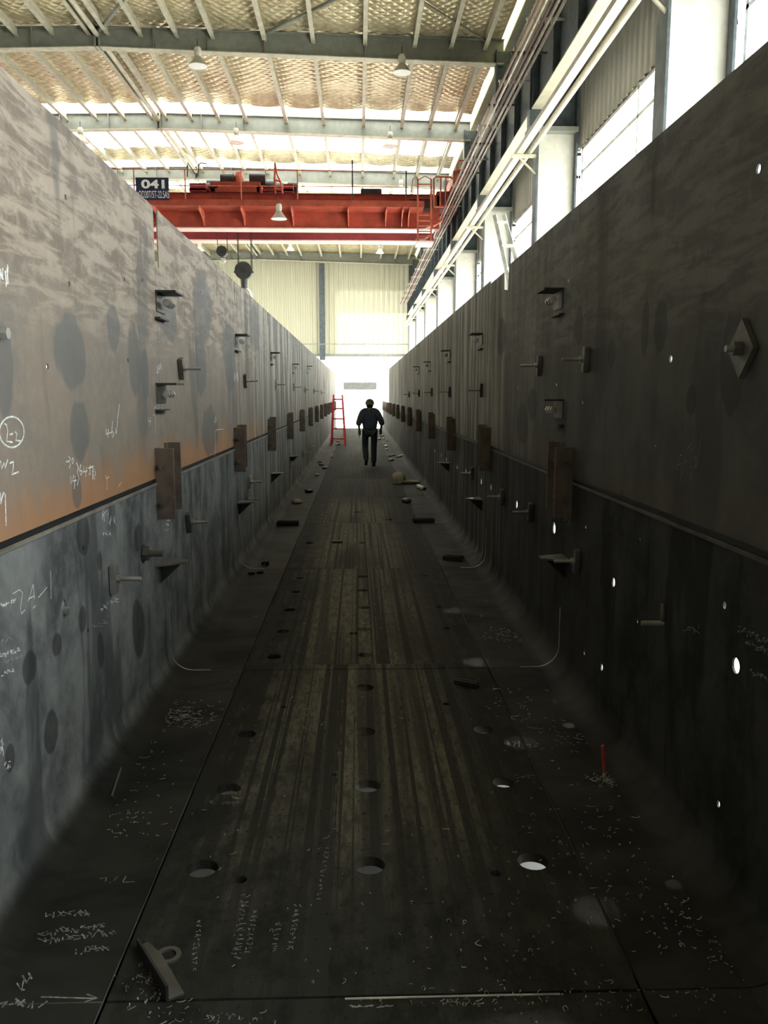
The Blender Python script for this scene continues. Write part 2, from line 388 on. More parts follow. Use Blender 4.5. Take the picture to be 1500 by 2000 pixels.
# left wall, wall behind the camera
m = MB(); m.box(XO-.15, XO, YB, 16, 2.2, 4.2); m.box(XO-.15, XO, YB, YE, HZ, 2.2); m.box(XO-.15, XO, YB, YE, 4.2, 10.6); struct(m.done('wall_left', 'wallr'))
f = MB(); f.box(XO-.12, XO-.05, YB, YE, 3.15, 3.22)
for i in range(13): f.box(XO-.12, XO-.05, 16+i*3.0, 16+i*3.0+.06, 2.2, 4.2)
f = struct(f.done('window_20', 'alu')); MB().box(XO-.09, XO-.085, YB, YE, 2.2, 4.2).done('pane', 'glass', f)
portal('window_portal', (XO-.3, 34.6, 3.2), Vector((1, 0, 0)).to_track_quat('-Z', 'Y').to_euler(), 2.0, 37)
slab('wall_front', XO-.15, XW+.2, YB-.15, YB, HZ, 10.6, 'wallr')
# gable wall with a tall door opening
m = MB(); m2 = MB(); GY = 53.3
for nm_, z0_, z1_, mt_ in (('window_37', 4.45, 7.0, 'bloom_sheet_bright'), ('window_38', 7.0, 8.4, 'bloom_sheet_dim')): corr(nm_, 'x', -1.3, XW, z0_, z1_, GY-.012, mt_, pitch=.3, dep=.09)  # added translucent panels that imitate bloom over the plain gable sheet
corr('', 'x', XO, -1.3, 4.45, 10.75, GY, '', mb=m, pitch=.3, dep=.09); corr('', 'x', -1.3, XW, 8.4, 10.75, GY, '', mb=m2, pitch=.3, dep=.09); corr('', 'x', XO, -9.5, HZ, 4.45, GY, '', mb=m)
for f_ in m2.bm.faces: m.bm.faces.new([m.bm.verts.new(v.co) for v in f_.verts])
struct(m.done('wall_back', 'gable'))
portal('door_portal', (-2.8, GY+.2, 2.0), Vector((0, -1, 0)).to_track_quat('-Z', 'Y').to_euler(), 13.4, 4.9)
m = MB(); m.box(-9.5, XW, GY-.12, GY+.1, 4.30, 4.46); m.box(-9.5, XW, GY-.3, GY-.2, 4.05, 4.10); struct(m.done('door_1', 'beam'))
# roof: quilted foil pillows between the purlins, translucent strips beside the rafters
PUR = [-15.4, -14.5, -13.6, -12.7, -11.8, -10.9, -10.0, -9.1, -8.17, -7.3, -6.45, -6.0, -5.2, -4.34, -3.48, -2.24, -1.06, .2, 1.41, 2.3, 3.13]
RAFT = [9.0, 15.2, 21.4, 27.5, 33.6, 39.8, 46.0, 52.6]
def pillow(x, y):
    e = [XO] + PUR + [XW]
    for a, b in zip(e, e[1:]):
        if a <= x <= b: t = (x-a)/(b-a); return -.07*math.sin(math.pi*t)*(.7+.3*math.sin(y*2.1+a*5)) 
    return 0
def roof_patch(mb, x0, x1, y0, y1, dx=.15, dy=.5, sag=1):
    nx = max(1, int((x1-x0)/dx)); ny = max(1, int((y1-y0)/dy)); g_ = []
    for j in range(ny+1):
        y = y0+(y1-y0)*j/ny; row = []
        for i in range(nx+1):
            x = x0+(x1-x0)*i/nx; row.append(mb.bm.verts.new((x, y, roofz(x) + sag*pillow(x, y) + (.02*math.sin(y*3.3+x) if sag else 0))))
        g_.append(row)
    for j in range(ny):
        for i in range(nx): mb.bm.faces.new((g_[j][i], g_[j][i+1], g_[j+1][i+1], g_[j+1][i])).smooth = True
SKY = [(26.7, 31.3), (32.8, 37.3), (38.9, 43.2), (45.1, 48.0)]
ce = MB(); y = 12.0; XE = 3.53
for a, b in SKY:
    roof_patch(ce, XO, XE, y, a); y = b
roof_patch(ce, XO, XE, y, YE); roof_patch(ce, XO, XW, YB, 12.0, 2, 4)
m_ = MB(); m_.box(XE, 3.72, 12, YE, 10.46, 10.47); struct(m_.done('window_35', 'eave_glow'))  # eave strut built as an added translucent sheet so daylight brightens it
m_ = MB(); m_.box(3.72, XW+.1, 12, YE, 10.44, 10.50); struct(m_.done('trim_4', 'beam'))
struct(ce.done('ceiling', 'foil'))
for k, (a, b) in enumerate(SKY):
    sk = MB(); roof_patch(sk, XO, XE, a, b, 1.2, .6, .4)
    struct(sk.done('window_%d' % (30+k), 'sky'))
    portal('skylight_portal', ((XO+XW)/2, (a+b)/2, 10.85), (0, 0, 0), XE-XO, b-a)
# ------------------------------------------------------------------ the steel trough, plate by plate
HOLES = {'ul': [], 'll': [], 'ur': [], 'lr': [], 'f': [], 'fl': [], 'fr': []}
def hole(px, py, r, where):
    if where in ('ul', 'll'): p = at(px, py, 0, XL); HOLES[where].append((p.y, p.z, r))
    elif where in ('ur', 'lr'): p = at(px, py, 0, XR); HOLES[where].append((p.y, p.z, r))
    else: p = at(px, py, 2, 0); HOLES[where].append((p.x, p.y, r))
for q in ((128, 385), (135, 555), (243, 545), (278, 547), (93, 716), (250, 704), (392, 570), (435, 640), (342, 597), (445, 636)): hole(*q, .013, 'ul')
hole(125, 1183, .028, 'll')
for q in ((163, 1070), (172, 1230), (403, 985), (430, 985), (455, 930), (512, 915)): hole(*q, .012, 'll')
for q in ((1481, 330, .017), (1310, 701, .016), (1110, 548, .012), (1068, 570, .010), (1012, 757, .012), (1087, 751, .011), (1138, 786, .009), (965, 700, .01), (1280, 870, .006), (905, 690, .012), (872, 720, .012), (855, 700, .012)): hole(*q, 'ur')
for q in ((910, 919, .03), (940, 940, .035), (959, 952, .035), (1009, 985, .035), (1082, 1031, .042), (1144, 1029, .010), (1198, 1137, .026), (1175, 1303, .02), (1415, 1182, .014), (1245, 1213, .010), (1403, 1570, .013), (1437, 1300, .03), (1250, 1053, .007), (893, 912, .03), (872, 897, .03), (862, 888, .03), (850, 880, .03), (840, 873, .03), (1141, 1275, .012)): hole(*q, 'lr')
for q in ((395, 1696, .062), (722, 1690, .062), (1041, 1682, .062), (447, 1541, .058), (718, 1535, .062), (983, 1528, .052), (482, 1434, .05), (712, 1429, .06), (944, 1425, .055), (712, 1343, .06), (726, 1924, .085), (535, 1283, .05), (713, 1279, .05), (553, 1233, .05), (711, 1229, .055), (690, 1237, .035), (566, 1191, .05), (711, 1187, .05), (871, 1227, .04), (709, 1153, .05), (708, 1126, .055), (587, 1129, .04), (578, 1156, .045), (854, 1185, .04), (830, 1124, .04), (708, 1060, .05), (605, 1061, .05), (653, 1513, .016), (470, 1718, .025), (968, 1706, .022), (553, 1381, .02), (871, 1375, .022), (760, 1015, .06), (700, 1000, .06)): hole(*q, 'f')
gap = .0025
def inside(k, a, b, lo, hi, axis0=True):
    return [(u, v, r) for (u, v, r) in HOLES[k] if a+r+.02 < u < b-r-.02 and lo+r+.01 < v < hi-r-.01]
def up_plate(side, a, b, x, th, cut=None, top=ZT):
    out = [(a, ZS+.02), (b, ZS+.02), (b, top), (a, top)]
    if cut: out = cut(a, b, top)
    hs = [circ(u, v, r) for (u, v, r) in inside('u'+side, a, b, ZS, ZT-.05)]
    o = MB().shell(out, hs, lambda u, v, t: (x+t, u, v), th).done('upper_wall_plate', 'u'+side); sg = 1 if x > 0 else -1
    MB().box(*sorted((x+sg*.009, x+sg*.10)), b-.05, b-.001, ZS+.08, top-.45).done('end_flange', 'dark', o)
    MB().box(*sorted((x+sg*.009, x+sg*.09)), a+.01, b-.06, ZS-.015, ZS+.07).done('seam_light_stop', 'cordark', o)  # added to block light behind the seam; near-black carries the seam's shade
    return o
nU = 0
NLAST = len(J)-1
for k in range(NLAST):
    a, b = J[k]+gap, J[k+1]-gap
    # bottom plate
    hs = [circ(u, v, r, n=20) for (u, v, r) in HOLES['f'] if FL+r < u < FR-r and a+r+.01 < v < b-r-.01]
    o = MB().shell([(FL+.006, a+.003), (FR-.006, a+.003), (FR-.006, b-.003), (FL+.006, b-.003)], hs, lambda u, v, t: (u, v, t), -.04).done('floor_plate', 'floor')
    for x_ in (FL, FR): MB().box(x_-.05, x_+.05, a, b, -.052, -.041).done('gap_light_stop', 'dark', o)  # hidden strip added to stop light rising through the floor gap
    look = ('dark scraped floor plate at the bottom edge of the photo, cut off by it', 'dark scraped floor plate in front with three rows of big round holes',)[k] if k < 2 else '%s full floor plate of the trough, counted from the big holed one in front' % nth(k-1)
    tag(o, look, 'steel plate', 'floor plates down the middle of the steel trough')
    # corner plates: floor strip, rounded corner, lower wall
    for side, xw, xf, sg, th in (('l', XL, FL, -1, -.008), ('r', XR, FR, 1, .008)):
        mb = MB(); xa = xf+sg*.006; xb = xw-sg*RF
        mb.shell([(xa, a), (xb, a), (xb, b), (xa, b)], [], lambda u, v, t: (u, v, -abs(t)), th)
        N = 8; rows = []
        for i in range(N+1):
            t = math.pi/2*i/N
            rows.append([[mb.bm.verts.new((xb + sg*(RF+e)*math.sin(t), yy, RF - (RF+e)*math.cos(t))) for yy in (a, b)] for e in (0, .008)])
        for i in range(N):
            for e in (0, 1): mb.bm.faces.new((rows[i][e][0], rows[i+1][e][0], rows[i+1][e][1], rows[i][e][1])).smooth = True
            for s_ in (0, 1): mb.bm.faces.new((rows[i][0][s_], rows[i+1][0][s_], rows[i+1][1][s_], rows[i][1][s_]))
        hs = [circ(u, v, r) for (u, v, r) in inside('l'+side, a, b, RF, ZS)]
        mb.shell([(a, RF), (b, RF), (b, ZS-.006), (a, ZS-.006)], hs, lambda u, v, t, xw=xw: (xw+t, u, v), th)
        bmesh.ops.remove_doubles(mb.bm, verts=mb.bm.verts, dist=.0004)
        o = mb.done('corner_plate', 'l'+side)
        MB().box(*sorted((xw, xw-sg*.009)), a, b, ZS-.024, ZS-.006, .003).done('seam_lip', 'lip' if side == 'l' else 'clamp', o)
        MB().box(*sorted((xw+sg*.017, xw+sg*.10)), b-.05, b-.001, .02, ZS-.02).done('end_flange', 'dark', o)
        sd = 'left' if side == 'l' else 'right'
        extra = {('l', 1): 'blue-grey lower left wall plate with chalked 21-1 and rounded foot', ('r', 1): 'near-black lower right wall plate with rounded foot beside the red rod',
                 ('l', 0): 'lower left corner plate cut off by the bottom edge of the photo', ('r', 0): 'lower right corner plate cut off by the bottom edge of the photo'}
        tag(o, extra.get((side, k), '%s lower %s wall plate with rounded foot, beyond the front one' % (nth(k-2), sd)), 'steel plate', 'lower %s corner plates of the trough' % sd)
        m_ = MB(); pr = [(xa, -.0095)] + [(xb+sg*(RF+.0095)*math.sin(math.pi/2*i/8), RF-(RF+.0095)*math.cos(math.pi/2*i/8)) for i in range(9)] + [(xw+sg*.0095, ZS-.05)]
        vs = [[m_.bm.verts.new((px_, y_, pz_)) for y_ in (b-.03, b+.03)] for px_, pz_ in pr] + [[m_.bm.verts.new((px_+sg*.006*(pz_ > .05), y_, pz_-.006*(pz_ <= .05))) for y_ in (b-.03, b+.03)] for px_, pz_ in reversed(pr)]
        for A_, B_ in zip(vs, vs[1:]+vs[:1]): m_.bm.faces.new((A_[0], B_[0], B_[1], A_[1]))
        m_.bm.faces.new([v[0] for v in vs]); m_.bm.faces.new([v[1] for v in reversed(vs)]); m_.done('joint_light_stop', 'dark', o)  # hidden strip added against light leaking through the joint
        if 2 <= k <= 4:   # ground bright edge at the joint
            e_ = MB(); pts = [(xw-sg*.0015, a+.008, .42)] + [(xb+sg*(RF-.0015)*math.sin(t), a+.008, RF-(RF-.0015)*math.cos(t)) for t in [math.pi/2*(1-i/8) for i in range(9)]] + [(xb-sg*.12, a+.008, .0015)]
            e_.tube(pts, .004, 5).done('ground_edge', 'edge', o)
    # upper plates
    if k >= 1:
        def cutl(a_, b_, t_):
            if k in (2, 3, 4): return [(a_, ZS+.02), (b_, ZS+.02), (b_, t_), (a_+.10, t_), (a_+.10, t_-.36 if k == 2 else t_-.2), (a_, t_-.36 if k == 2 else t_-.2)]
            return [(a_, ZS+.02), (b_, ZS+.02), (b_, t_), (a_, t_)]
        o = up_plate('l', a, b, XL, -.008, cutl)
        look = 'mottled brown upper left wall plate in front with circled 2-2 in chalk' if k == 1 else '%s upper left wall plate beyond the one with the circled 2-2' % nth(k-2)
        tag(o, look, 'steel plate', 'upper left wall plates of the trough')
        def cutr(a_, b_, t_):
            if k == 2:
                n0 = 7.62
                return [(a_, ZS+.02), (b_, ZS+.02), (b_, t_-.03), (n0+.26, t_-.03), (n0+.23, t_-.19), (n0+.04, t_-.22), (n0, t_), (a_, t_)]
            return [(a_, ZS+.02), (b_, ZS+.02), (b_, t_), (a_, t_)]
        if k <= 11:
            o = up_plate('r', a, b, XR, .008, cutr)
            look = 'dark grey upper right wall plate in front with the bolted diamond washer' if k == 1 else '%s upper right wall plate beyond the one with the diamond washer' % nth(k-2)
            tag(o, look, 'steel plate', 'upper right wall plates of the trough')
# closing plates behind the camera end and bearers
for k in range(NLAST+1):
    o = MB().box(XL-.05, XR+.05, J[k]-.12, J[k]+.12, HZ, -.041).done('support_beam', 'dark')
    tag(o, 'dark steel bearer lying across under a joint of the trough floor', 'beam', 'bearers under the trough')
# ------------------------------------------------------------------ joint hardware
def hexn(mb, c, ax, r, h):
    mb.tube([c, Vector(c)+Vector(ax)*h], r, 6); return mb
# joint ears: two upright plates straddling each joint, drawn together by bolts
def make_ears(sg):
    t = thing('joint_clamp', 'x', 'bracket', (0, 0, 0), 'bolted ear plates across the seam')
    for y0, z0, z1, wd in ((-.17, -.22, .23, .115), (.15, -.20, .25, .09)):
        ep_ = MB().box(*sorted((0, sg*wd)), y0-.012, y0+.012, z0, z1).done('ear_plate', 'bracket', t)
        MB().box(*sorted((0, sg*.012)), y0-.012 if y0 < 0 else y0-.07, y0+.07 if y0 < 0 else y0+.012, z0, z1).done('foot_plate', 'bracket', ep_)
    for z in (-.12, .12):
        b = MB(); b.cyl((sg*.04, -.225, z), (sg*.04, .2, z), .012, 10); hexn(b, (sg*.04, -.21, z), (0, 1, 0), .022, .028); b.done('tie_bolt', 'clamp', t)
    return t
earL, earR = make_ears(1), make_ears(-1)
n_ = 0
for k in range(2, NLAST):
    for side, e, x in (('left', earL, XL), ('right', earR, XR)):
        lab = '%s pair of upright bolted plates on the %s wall seam' % (nth(k-2), side)
        if k == 2: e.location = (x, J[k]-.02, ZS-.02); e['label'] = lab; e['group'] = 'bolted ear plates on the %s seam' % side
        else: dup(e, (x, J[k]-.02, ZS-.02), lab)
# shelf clamps with jack bolts
def make_shelf(sg, under=True):
    t = thing('shelf_clamp', 'x', 'clamp', (0, 0, 0), 'shelf clamps across the joints')
    MB().box(*sorted((0, sg*.13)), -.13, .12, .0, .012).done('shelf_plate', 'dark', t)
    MB().box(*sorted((0, sg*.008)), -.12, .12, -.115, .0).done('back_plate', 'clamp', t)
    b = MB(); b.cyl((sg*.055, -.09, -.06), (sg*.055, .11, -.06), .012, 10); hexn(b, (sg*.055, -.085, -.06), (0, 1, 0), .024, .022); hexn(b, (sg*.055, -.02, -.06), (0, 1, 0), .026, .024); hexn(b, (sg*.055, .05, -.06), (0, 1, 0), .026, .024); b.done('jack_bolt', 'zinc', t)
    if under: MB().box(*sorted((0, sg*.035)), -.16, .1, -.165, -.155).done('lower_bar', 'dark', t)
    return t
sL, sR = make_shelf(1), make_shelf(-1)
sL.location = at(312, 575, 0, XL); sL['label'] = 'dark shelf clamp with jack bolt high on the nearest left wall joint'
sR.location = at(1092, 570, 0, XR); sR['label'] = 'dark shelf clamp with jack bolt high on the nearest right wall joint'
dup(sL, at(313, 752, 0, XL), 'dark shelf clamp on the left wall joint above the near upright plates')
dup(sR, at(1092, 783, 0, XR), 'dark shelf clamp on the right wall joint above the near upright plates')
for i, (x, y) in enumerate(((462, 656), (530, 690), (572, 712), (600, 716))): dup(sL, at(x, y, 0, XL), '%s high shelf clamp on the left wall beyond the near joint' % nth(i))
for i, (x, y) in enumerate(((940, 654), (878, 686), (840, 708), (818, 717))): dup(sR, at(x, y, 0, XR), '%s high shelf clamp on the right wall beyond the near joint' % nth(i))
# lower gusset shelves: a plate with a triangular rib below
def make_gusset(sg):
    t = thing('gusset_shelf', 'x', 'bracket', (0, 0, 0), 'low gusset shelves at the joints')
    m_ = MB(); m_.shell([(0, -.13), (.17, -.02), (.17, .06), (0, .13)], [], lambda u, v, tt: (sg*u, v, tt), .012); m_.done('shelf_plate', 'clamp', t)
    m_ = MB(); m_.shell([(0, 0), (.14, 0), (0, -.13)], [], lambda u, v, tt: (sg*u, tt, v), .014); m_.done('rib', 'dark', t)
    return t
gL, gR = make_gusset(1), make_gusset(-1)
gL.location = at(313, 1100, 0, XL); gL['label'] = 'small steel shelf with rib low on the nearest left wall joint'
gR.location = at(1106, 1092, 0, XR); gR['label'] = 'dark steel shelf with rib low on the nearest right wall joint'
for i, (x, y) in enumerate(((466, 982), (531, 925), (567, 892))): dup(gL, at(x, y, 0, XL), '%s low ribbed shelf on the left wall beyond the near joint' % nth(i))
for i, (x, y) in enumerate(((940, 975), (877, 905))): dup(gR, at(x, y, 0, XR), '%s low ribbed shelf on the right wall beyond the near joint' % nth(i))
# strap plates with long threaded rods
def make_strap(sg, tilt=0, ln=.16, pl=.15, mt='clamp'):
    t = thing('anchor_bolt', 'x', 'bolt', (0, 0, 0), 'strap plates held by long threaded rods')
    m_ = MB(); m_.box(*sorted((sg*.004, sg*.036)), -.03, .03, -pl/2, pl/2, .003)
    bmesh.ops.rotate(m_.bm, verts=m_.bm.verts, cent=(0, 0, 0), matrix=Matrix.Rotation(tilt, 3, 'X')); m_.done('strap_plate', mt, t)
    m_ = MB(); hexn(m_, (sg*.036, 0, 0), (sg, 0, 0), .022, .02); m_.done('nut', 'zinc', t)
    MB().cyl((sg*.0, 0, 0), (sg*ln, 0, 0), .011, 10).done('threaded_rod', 'zinc', t)
    return t
sb = make_strap(1, mt='zinc'); sb.location = at(215, 1131, 0, XL); sb['label'] = 'bright strap plate with threaded rod low on the front left plate'
sb2 = make_strap(1, .35); sb2.location = at(349, 720, 0, XL); sb2['label'] = 'tilted strap plate with rod on the left wall between near shelf clamps'
dup(sb2, at(476, 744, 0, XL), 'thin strap plate with rod on the second joint of the left wall')
dup(sb2, at(364, 1020, 0, XL), 'strap plate with long rod low on the second left lower plate')
for i, (x, y) in enumerate(((537, 751), (573, 756), (595, 761), (612, 764), (627, 766), (484, 941), (480, 975), (567, 908), (590, 886), (605, 872))):
    dup(sb, at(x, y, 0, XL), ('%s small anchor bolt in the far row on the left upper plates' % nth(i)) if i < 5 else ('%s small bolt low on the left wall past the second joint' % ORD[i-5]))
sr = make_strap(-1, .2); sr.location = at(1150, 702, 0, XR); sr['label'] = 'strap plate with rod high on the right wall, nearest of its row'
dup(sr, at(1058, 714, 0, XR), 'strap plate with rod high on the right wall, second of its row')
dup(sr, at(943, 762, 0, XR), 'small strap plate with rod on the right wall past the second joint')
dup(sr, at(1132, 1096, 0, XR), 'bright rod and strap plate beside the low shelf of the right wall')
for i, (x, y) in enumerate(((984, 970), (925, 924), (1040, 1000), (880, 765), (845, 766), (820, 768), (800, 770))):
    dup(sr, at(x, y, 0, XR), ('%s small bolt low on the dark right wall' % nth(i)) if i < 3 else ('%s tiny bolt in the far row of the right upper plates' % nth(i-3)))
# single big stud left, diamond washer right, hook bolt right
p = at(279, 1081, 0, XL); t = thing('hex_stud', 'thick dark hex stud sticking out beside the lower left joint', 'bolt', p)
m_ = MB(); hexn(m_, p, (1, 0, 0), .045, .035); m_.done('nut', 'clamp', t); m_ = MB(); m_.cyl(p, p+Vector((.12, 0, 0)), .02, 14); m_.done('threaded_rod', 'clamp', t)
m_ = MB(); m_.cyl(p, p+Vector((.006, 0, 0)), .055, 16); m_.done('washer', 'dark', t)
p = at(1458, 681, 0, XR); t = thing('diamond_washer', 'square steel washer turned to a diamond, bolted to the right wall', 'washer', p)
m_ = MB(); m_.shell([(0, -.105), (.098, 0), (0, .105), (-.098, 0)], [], lambda u, v, tt: (p.x-.005-tt, p.y+u, p.z+v), .018); m_.done('square_plate', 'clamp', t)
m_ = MB(); hexn(m_, p+Vector((-.023, 0, 0)), (-1, 0, 0), .027, .03); m_.done('nut', 'clamp', t); MB().cyl(p, p+Vector((-.075, 0, 0)), .012, 12).done('threaded_rod', 'zinc', t)
p = at(1296, 1217, 0, XR); t = thing('hook_bolt', 'bright L-shaped bolt sticking out low on the dark right wall', 'bolt', p)
MB().cyl(p, p+Vector((-.10, 0, 0)), .012, 10).done('threaded_rod', 'zinc', t); MB().cyl(p+Vector((-.006, 0, 0)), p+Vector((-.006, 0, .09)), .010, 8).done('bent_leg', 'clamp', t)
p = at(0, 651, 0, XL); t = thing('hex_stud', 'bright nut on the left wall at the left edge of the photo', 'bolt', p)
m_ = MB(); hexn(m_, p, (1, 0, 0), .022, .03); m_.done('nut', 'zinc', t)
p = at(125, 1193, 0, XL); o = MB().lathe((0, 0, 0), [(.020, 0), (.020, .018), (.012, .019), (.012, .0)], 14)
bmesh.ops.rotate(o.bm, verts=o.bm.verts, cent=(0, 0, 0), matrix=Matrix.Rotation(1.57, 3, 'Y')); bmesh.ops.translate(o.bm, verts=o.bm.verts, vec=p)
tag(o.done('bushing', 'zinc', None, p), 'bright bushing sitting in the round hole beside the chalked 21-1', 'bushing')
# ------------------------------------------------------------------ roof steel
def rz(x, d): return 10.17 - abs(x-RX)*.028 + d
def make_rafter():
    t = thing('roof_rafter', 'x', 'roof beam', (RX, 0, 10.17), 'grey roof rafters')
    x0, x1 = XO+.1, 3.6
    def strip(h0, h1, hw):
        m_ = MB(); P = [x0, RX, x1]
        vs = [[m_.bm.verts.new((x, y, rz(x, 0)+h)) for (y, h) in ((-hw, h0(x)), (hw, h0(x)), (hw, h1(x)), (-hw, h1(x)))] for x in P]
        for A, B in zip(vs, vs[1:]):
            for i in range(4): m_.bm.faces.new((A[i], A[(i+1) % 4], B[(i+1) % 4], B[i]))
        m_.bm.faces.new(vs[0]); m_.bm.faces.new(vs[-1]); return m_
    dep = lambda x: .44 + abs(x-RX)*.01
    strip(lambda x: .0, dep, .006).done('web', 'beam', t)
    strip(lambda x: -.02, lambda x: 0, .12).done('bottom_flange', 'purlin', t)  # lit underside of the rafter put in as the pale purlin colour
    strip(lambda x: dep(x), lambda x: dep(x)+.016, .11).done('top_flange', 'beam', t)
    for x in (-14.2, -11.8, -9.3, -7.8, -4.9, -3.6, -2.24, .2, 2.3):
        MB().box(x-.008, x+.008, -.115, -.006, rz(x, 0)+0, rz(x, dep(x))).done('stiffener', 'beam', t)
    for x in (RX-.05, RX+.05): MB().box(x-.02, x+.02, -.13, .13, rz(x, -.03), rz(x, .5)).done('splice_plate', 'beam', t)
    return t
ra = make_rafter()
rl = ['nearest grey roof rafter, crossing the top of the photo', 'second grey roof rafter, above the red crane', 'third roof rafter, just behind the crane trolley and sign', 'fourth roof rafter, hidden behind the red crane', 'fifth roof rafter, just below the crane girders', 'last roof rafter, lying along the top of the gable wall']
for k, y in enumerate(RAFT[2:]):
    if k == 0: ra.location.y = y; ra['label'] = rl[0]
    else: dup(ra, (RX, y, 10.17), rl[k])
def zpur(x0, y0, y1):
    m_ = MB(); z = roofz(x0)-.09
    m_.box(x0-.006, x0+.006, y0, y1, z-.2, z); m_.box(x0-.05, x0+.05, y0, y1, z-.21, z-.2); m_.box(x0-.05, x0+.006, y0, y1, z, z+.008); return m_
for i, x in enumerate(PUR):
    if x < -13: continue
    tag(zpur(x, 10, YE-.4).done('roof_purlin', 'purlin'), 'pale roof purlin, %s from the eave over the runway girder' % ('first' if i == len(PUR)-1 else ORD[len(PUR)-1-i] if len(PUR)-1-i < 17 else 'farthest'), 'purlin', 'pale roof purlins')
for x, lab in ((-6.24, 'round tie pipe running under the roof ridge'), (-2.24, 'round tie pipe running through the rafters right of the ridge')):
    tag(MB().cyl((x, 10, 10.42), (x, YE-.6, 10.42), .06, 12).done('tie_pipe', 'purlin'), lab, 'pipe', 'roof tie pipes')
for i, (a, b, lab) in enumerate((((-2.2, 21.3, 10.5), (3.4, 15.3, 10.4), 'dark roof brace rising to the right above the nearest rafter'), ((3.15, 21.3, 10.4), (-2.2, 15.3, 10.5), 'thin roof brace falling to the right above the nearest rafter'), ((-6.2, 21.3, 10.5), (-2.3, 15.3, 10.5), 'dark roof brace beside the ridge tie pipe'), ((-10, 21.3, 10.4), (-6.3, 15.3, 10.5), 'roof brace in the upper left corner of the photo'))):
    tag(MB().cyl(a, b, .045 if i in (0, 2) else .022, 10).done('roof_brace', 'beam'), lab, 'roof brace', 'diagonal roof braces')
# eave strip, eave lining
tag(MB().box(3.74, 3.8, 8, YE-.5, 9.3, 9.7).done('eave_channel', 'beam'), 'grey channel along the wall just under the yellow eave strut', 'beam')
# ------------------------------------------------------------------ crane columns, runway, pipes, conductor bars
def make_col():
    t = thing('crane_column', 'x', 'column', (3.5, 0, HZ), 'stepped crane columns along the right wall')
    MB().box(3.155, 3.185, -.16, .16, HZ, 6.55).done('inner_flange', 'girder', t); MB().box(3.84, 3.87, -.16, .16, HZ, 10.3).done('outer_flange', 'girder', t)
    MB().box(3.185, 3.84, -.012, .012, HZ, 6.42).done('web', 'colm', t)
    MB().box(3.0, 3.87, -.2, .2, 6.42, 6.5).done('cap_plate', 'beam', t)
    m_ = MB(); m_.box(3.42, 3.84, -.01, .01, 6.5, 10.2); m_.box(3.40, 3.43, -.14, .14, 6.5, 10.2); m_.done('upper_column', 'girder', t)
    MB().box(3.02, 3.34, -.12, .12, 6.5, 6.8).done('bearing_block', 'girder', t)
    return t
c0 = make_col(); c0.location.y = COLY[2]; c0['label'] = 'nearest crane column, its pale web against the blown-out window'
cl = ['second crane column with wide pale web right of the pipe bracket', 'third crane column, behind the leaning aluminium ladder', 'fourth crane column from the camera, past the aluminium ladder', 'fifth crane column from the camera', 'sixth crane column from the camera', 'seventh crane column, near the gable', 'crane column in the corner by the gable wall']
for y, l in zip(COLY[3:], cl): dup(c0, (3.5, y, HZ), l)
rgx = 3.18; nm = ['nearest', 'second', 'third', 'fourth', 'fifth', 'sixth', 'seventh']
for k, (a, b) in enumerate(zip(COLY[2:], COLY[3:])):
    a += .02; b -= .02
    t = thing('runway_girder', '%s crane runway girder from the camera, blue-grey with lit cream underside' % nm[k], 'girder', (rgx, (a+b)/2, 6.8), 'runway girders along the right wall')
    MB().box(rgx-.008, rgx+.008, a, b, 6.82, 7.85).done('web', 'girder', t)
    MB().box(rgx-.13, rgx+.10, a+.1, b-.1, 6.80, 6.822).done('bottom_flange', 'cream', t)  # light on the girder's underside put in as cream colour
    MB().box(rgx-.15, rgx+.15, a, b, 7.85, 7.872).done('top_flange', 'girder', t)
    n = 5
    for i in range(n): y = a+.1+(b-a-.2)*i/(n-1); MB().box(rgx-.12, rgx-.008, y-.006, y+.006, 6.83, 7.85).done('stiffener', 'girder', t)
tag(MB().box(rgx-.035, rgx+.035, COLY[2], COLY[-1], 7.874, 8.0).done('crane_rail', 'dark'), 'crane rail lying on top of the runway girders', 'rail')
tag(MB().box(2.80, 2.92, 8, 52, 6.06, 6.14).done('cable_tray', 'cream'), 'cream cable tray running along the columns on brackets', 'cable tray')
tag(MB().cyl((3.04, 8, 6.10), (3.04, 52, 6.10), .045, 12).done('service_pipe', 'cream'), 'cream pipe running beside the cable tray', 'pipe')
def make_pb():
    t = thing('pipe_bracket', 'x', 'bracket', (3.15, 0, 6.0), 'triangular pipe brackets on the columns')
    MB().box(2.72, 3.155, -.03, .03, 6.0, 6.05).done('arm', 'cream', t); MB().bar((2.85, 0, 6.0), (3.155, 0, 5.72), .03, .03).done('brace', 'cream', t)
    return t
pb = make_pb(); pb.location.y = COLY[2]-.1; pb['label'] = 'nearest pipe bracket, at the very top right of the photo'
for i, y in enumerate(COLY[3:-1]): dup(pb, (3.15, y-.1, 6.0), '%s triangular pipe bracket below the runway girder' % ('clearest' if i == 0 else ORD[i+1]))
t = thing('conductor_rail', 'reddish bundle of crane conductor bars hung beside the runway girder', 'conductor rail', (2.8, 30, 7.4))
for i in range(5): x = 2.62+.09*i; MB().box(x-.014, x+.014, 9, 52, 7.42, 7.47).done('conductor_bar', 'busl' if i in (1, 3, 4) else 'bus', t)
for i in range(34):
    y = 9.6+1.25*i; h_ = MB(); h_.box(2.58, 3.18, y-.02, y+.02, 7.52, 7.55)
    for j in range(5): h_.box(2.60+.09*j, 2.64+.09*j, y-.03, y+.03, 7.47, 7.52)
    h_.done('hanger', 'alu' if i % 2 else 'clamp', t)
tag(MB().cyl((-9.6, GY-.445, 5.05), (3.4, GY-.445, 5.05), .03, 8).done('cross_pipe', 'beam'), 'thin pipe crossing the bright gable above the doorway', 'pipe')
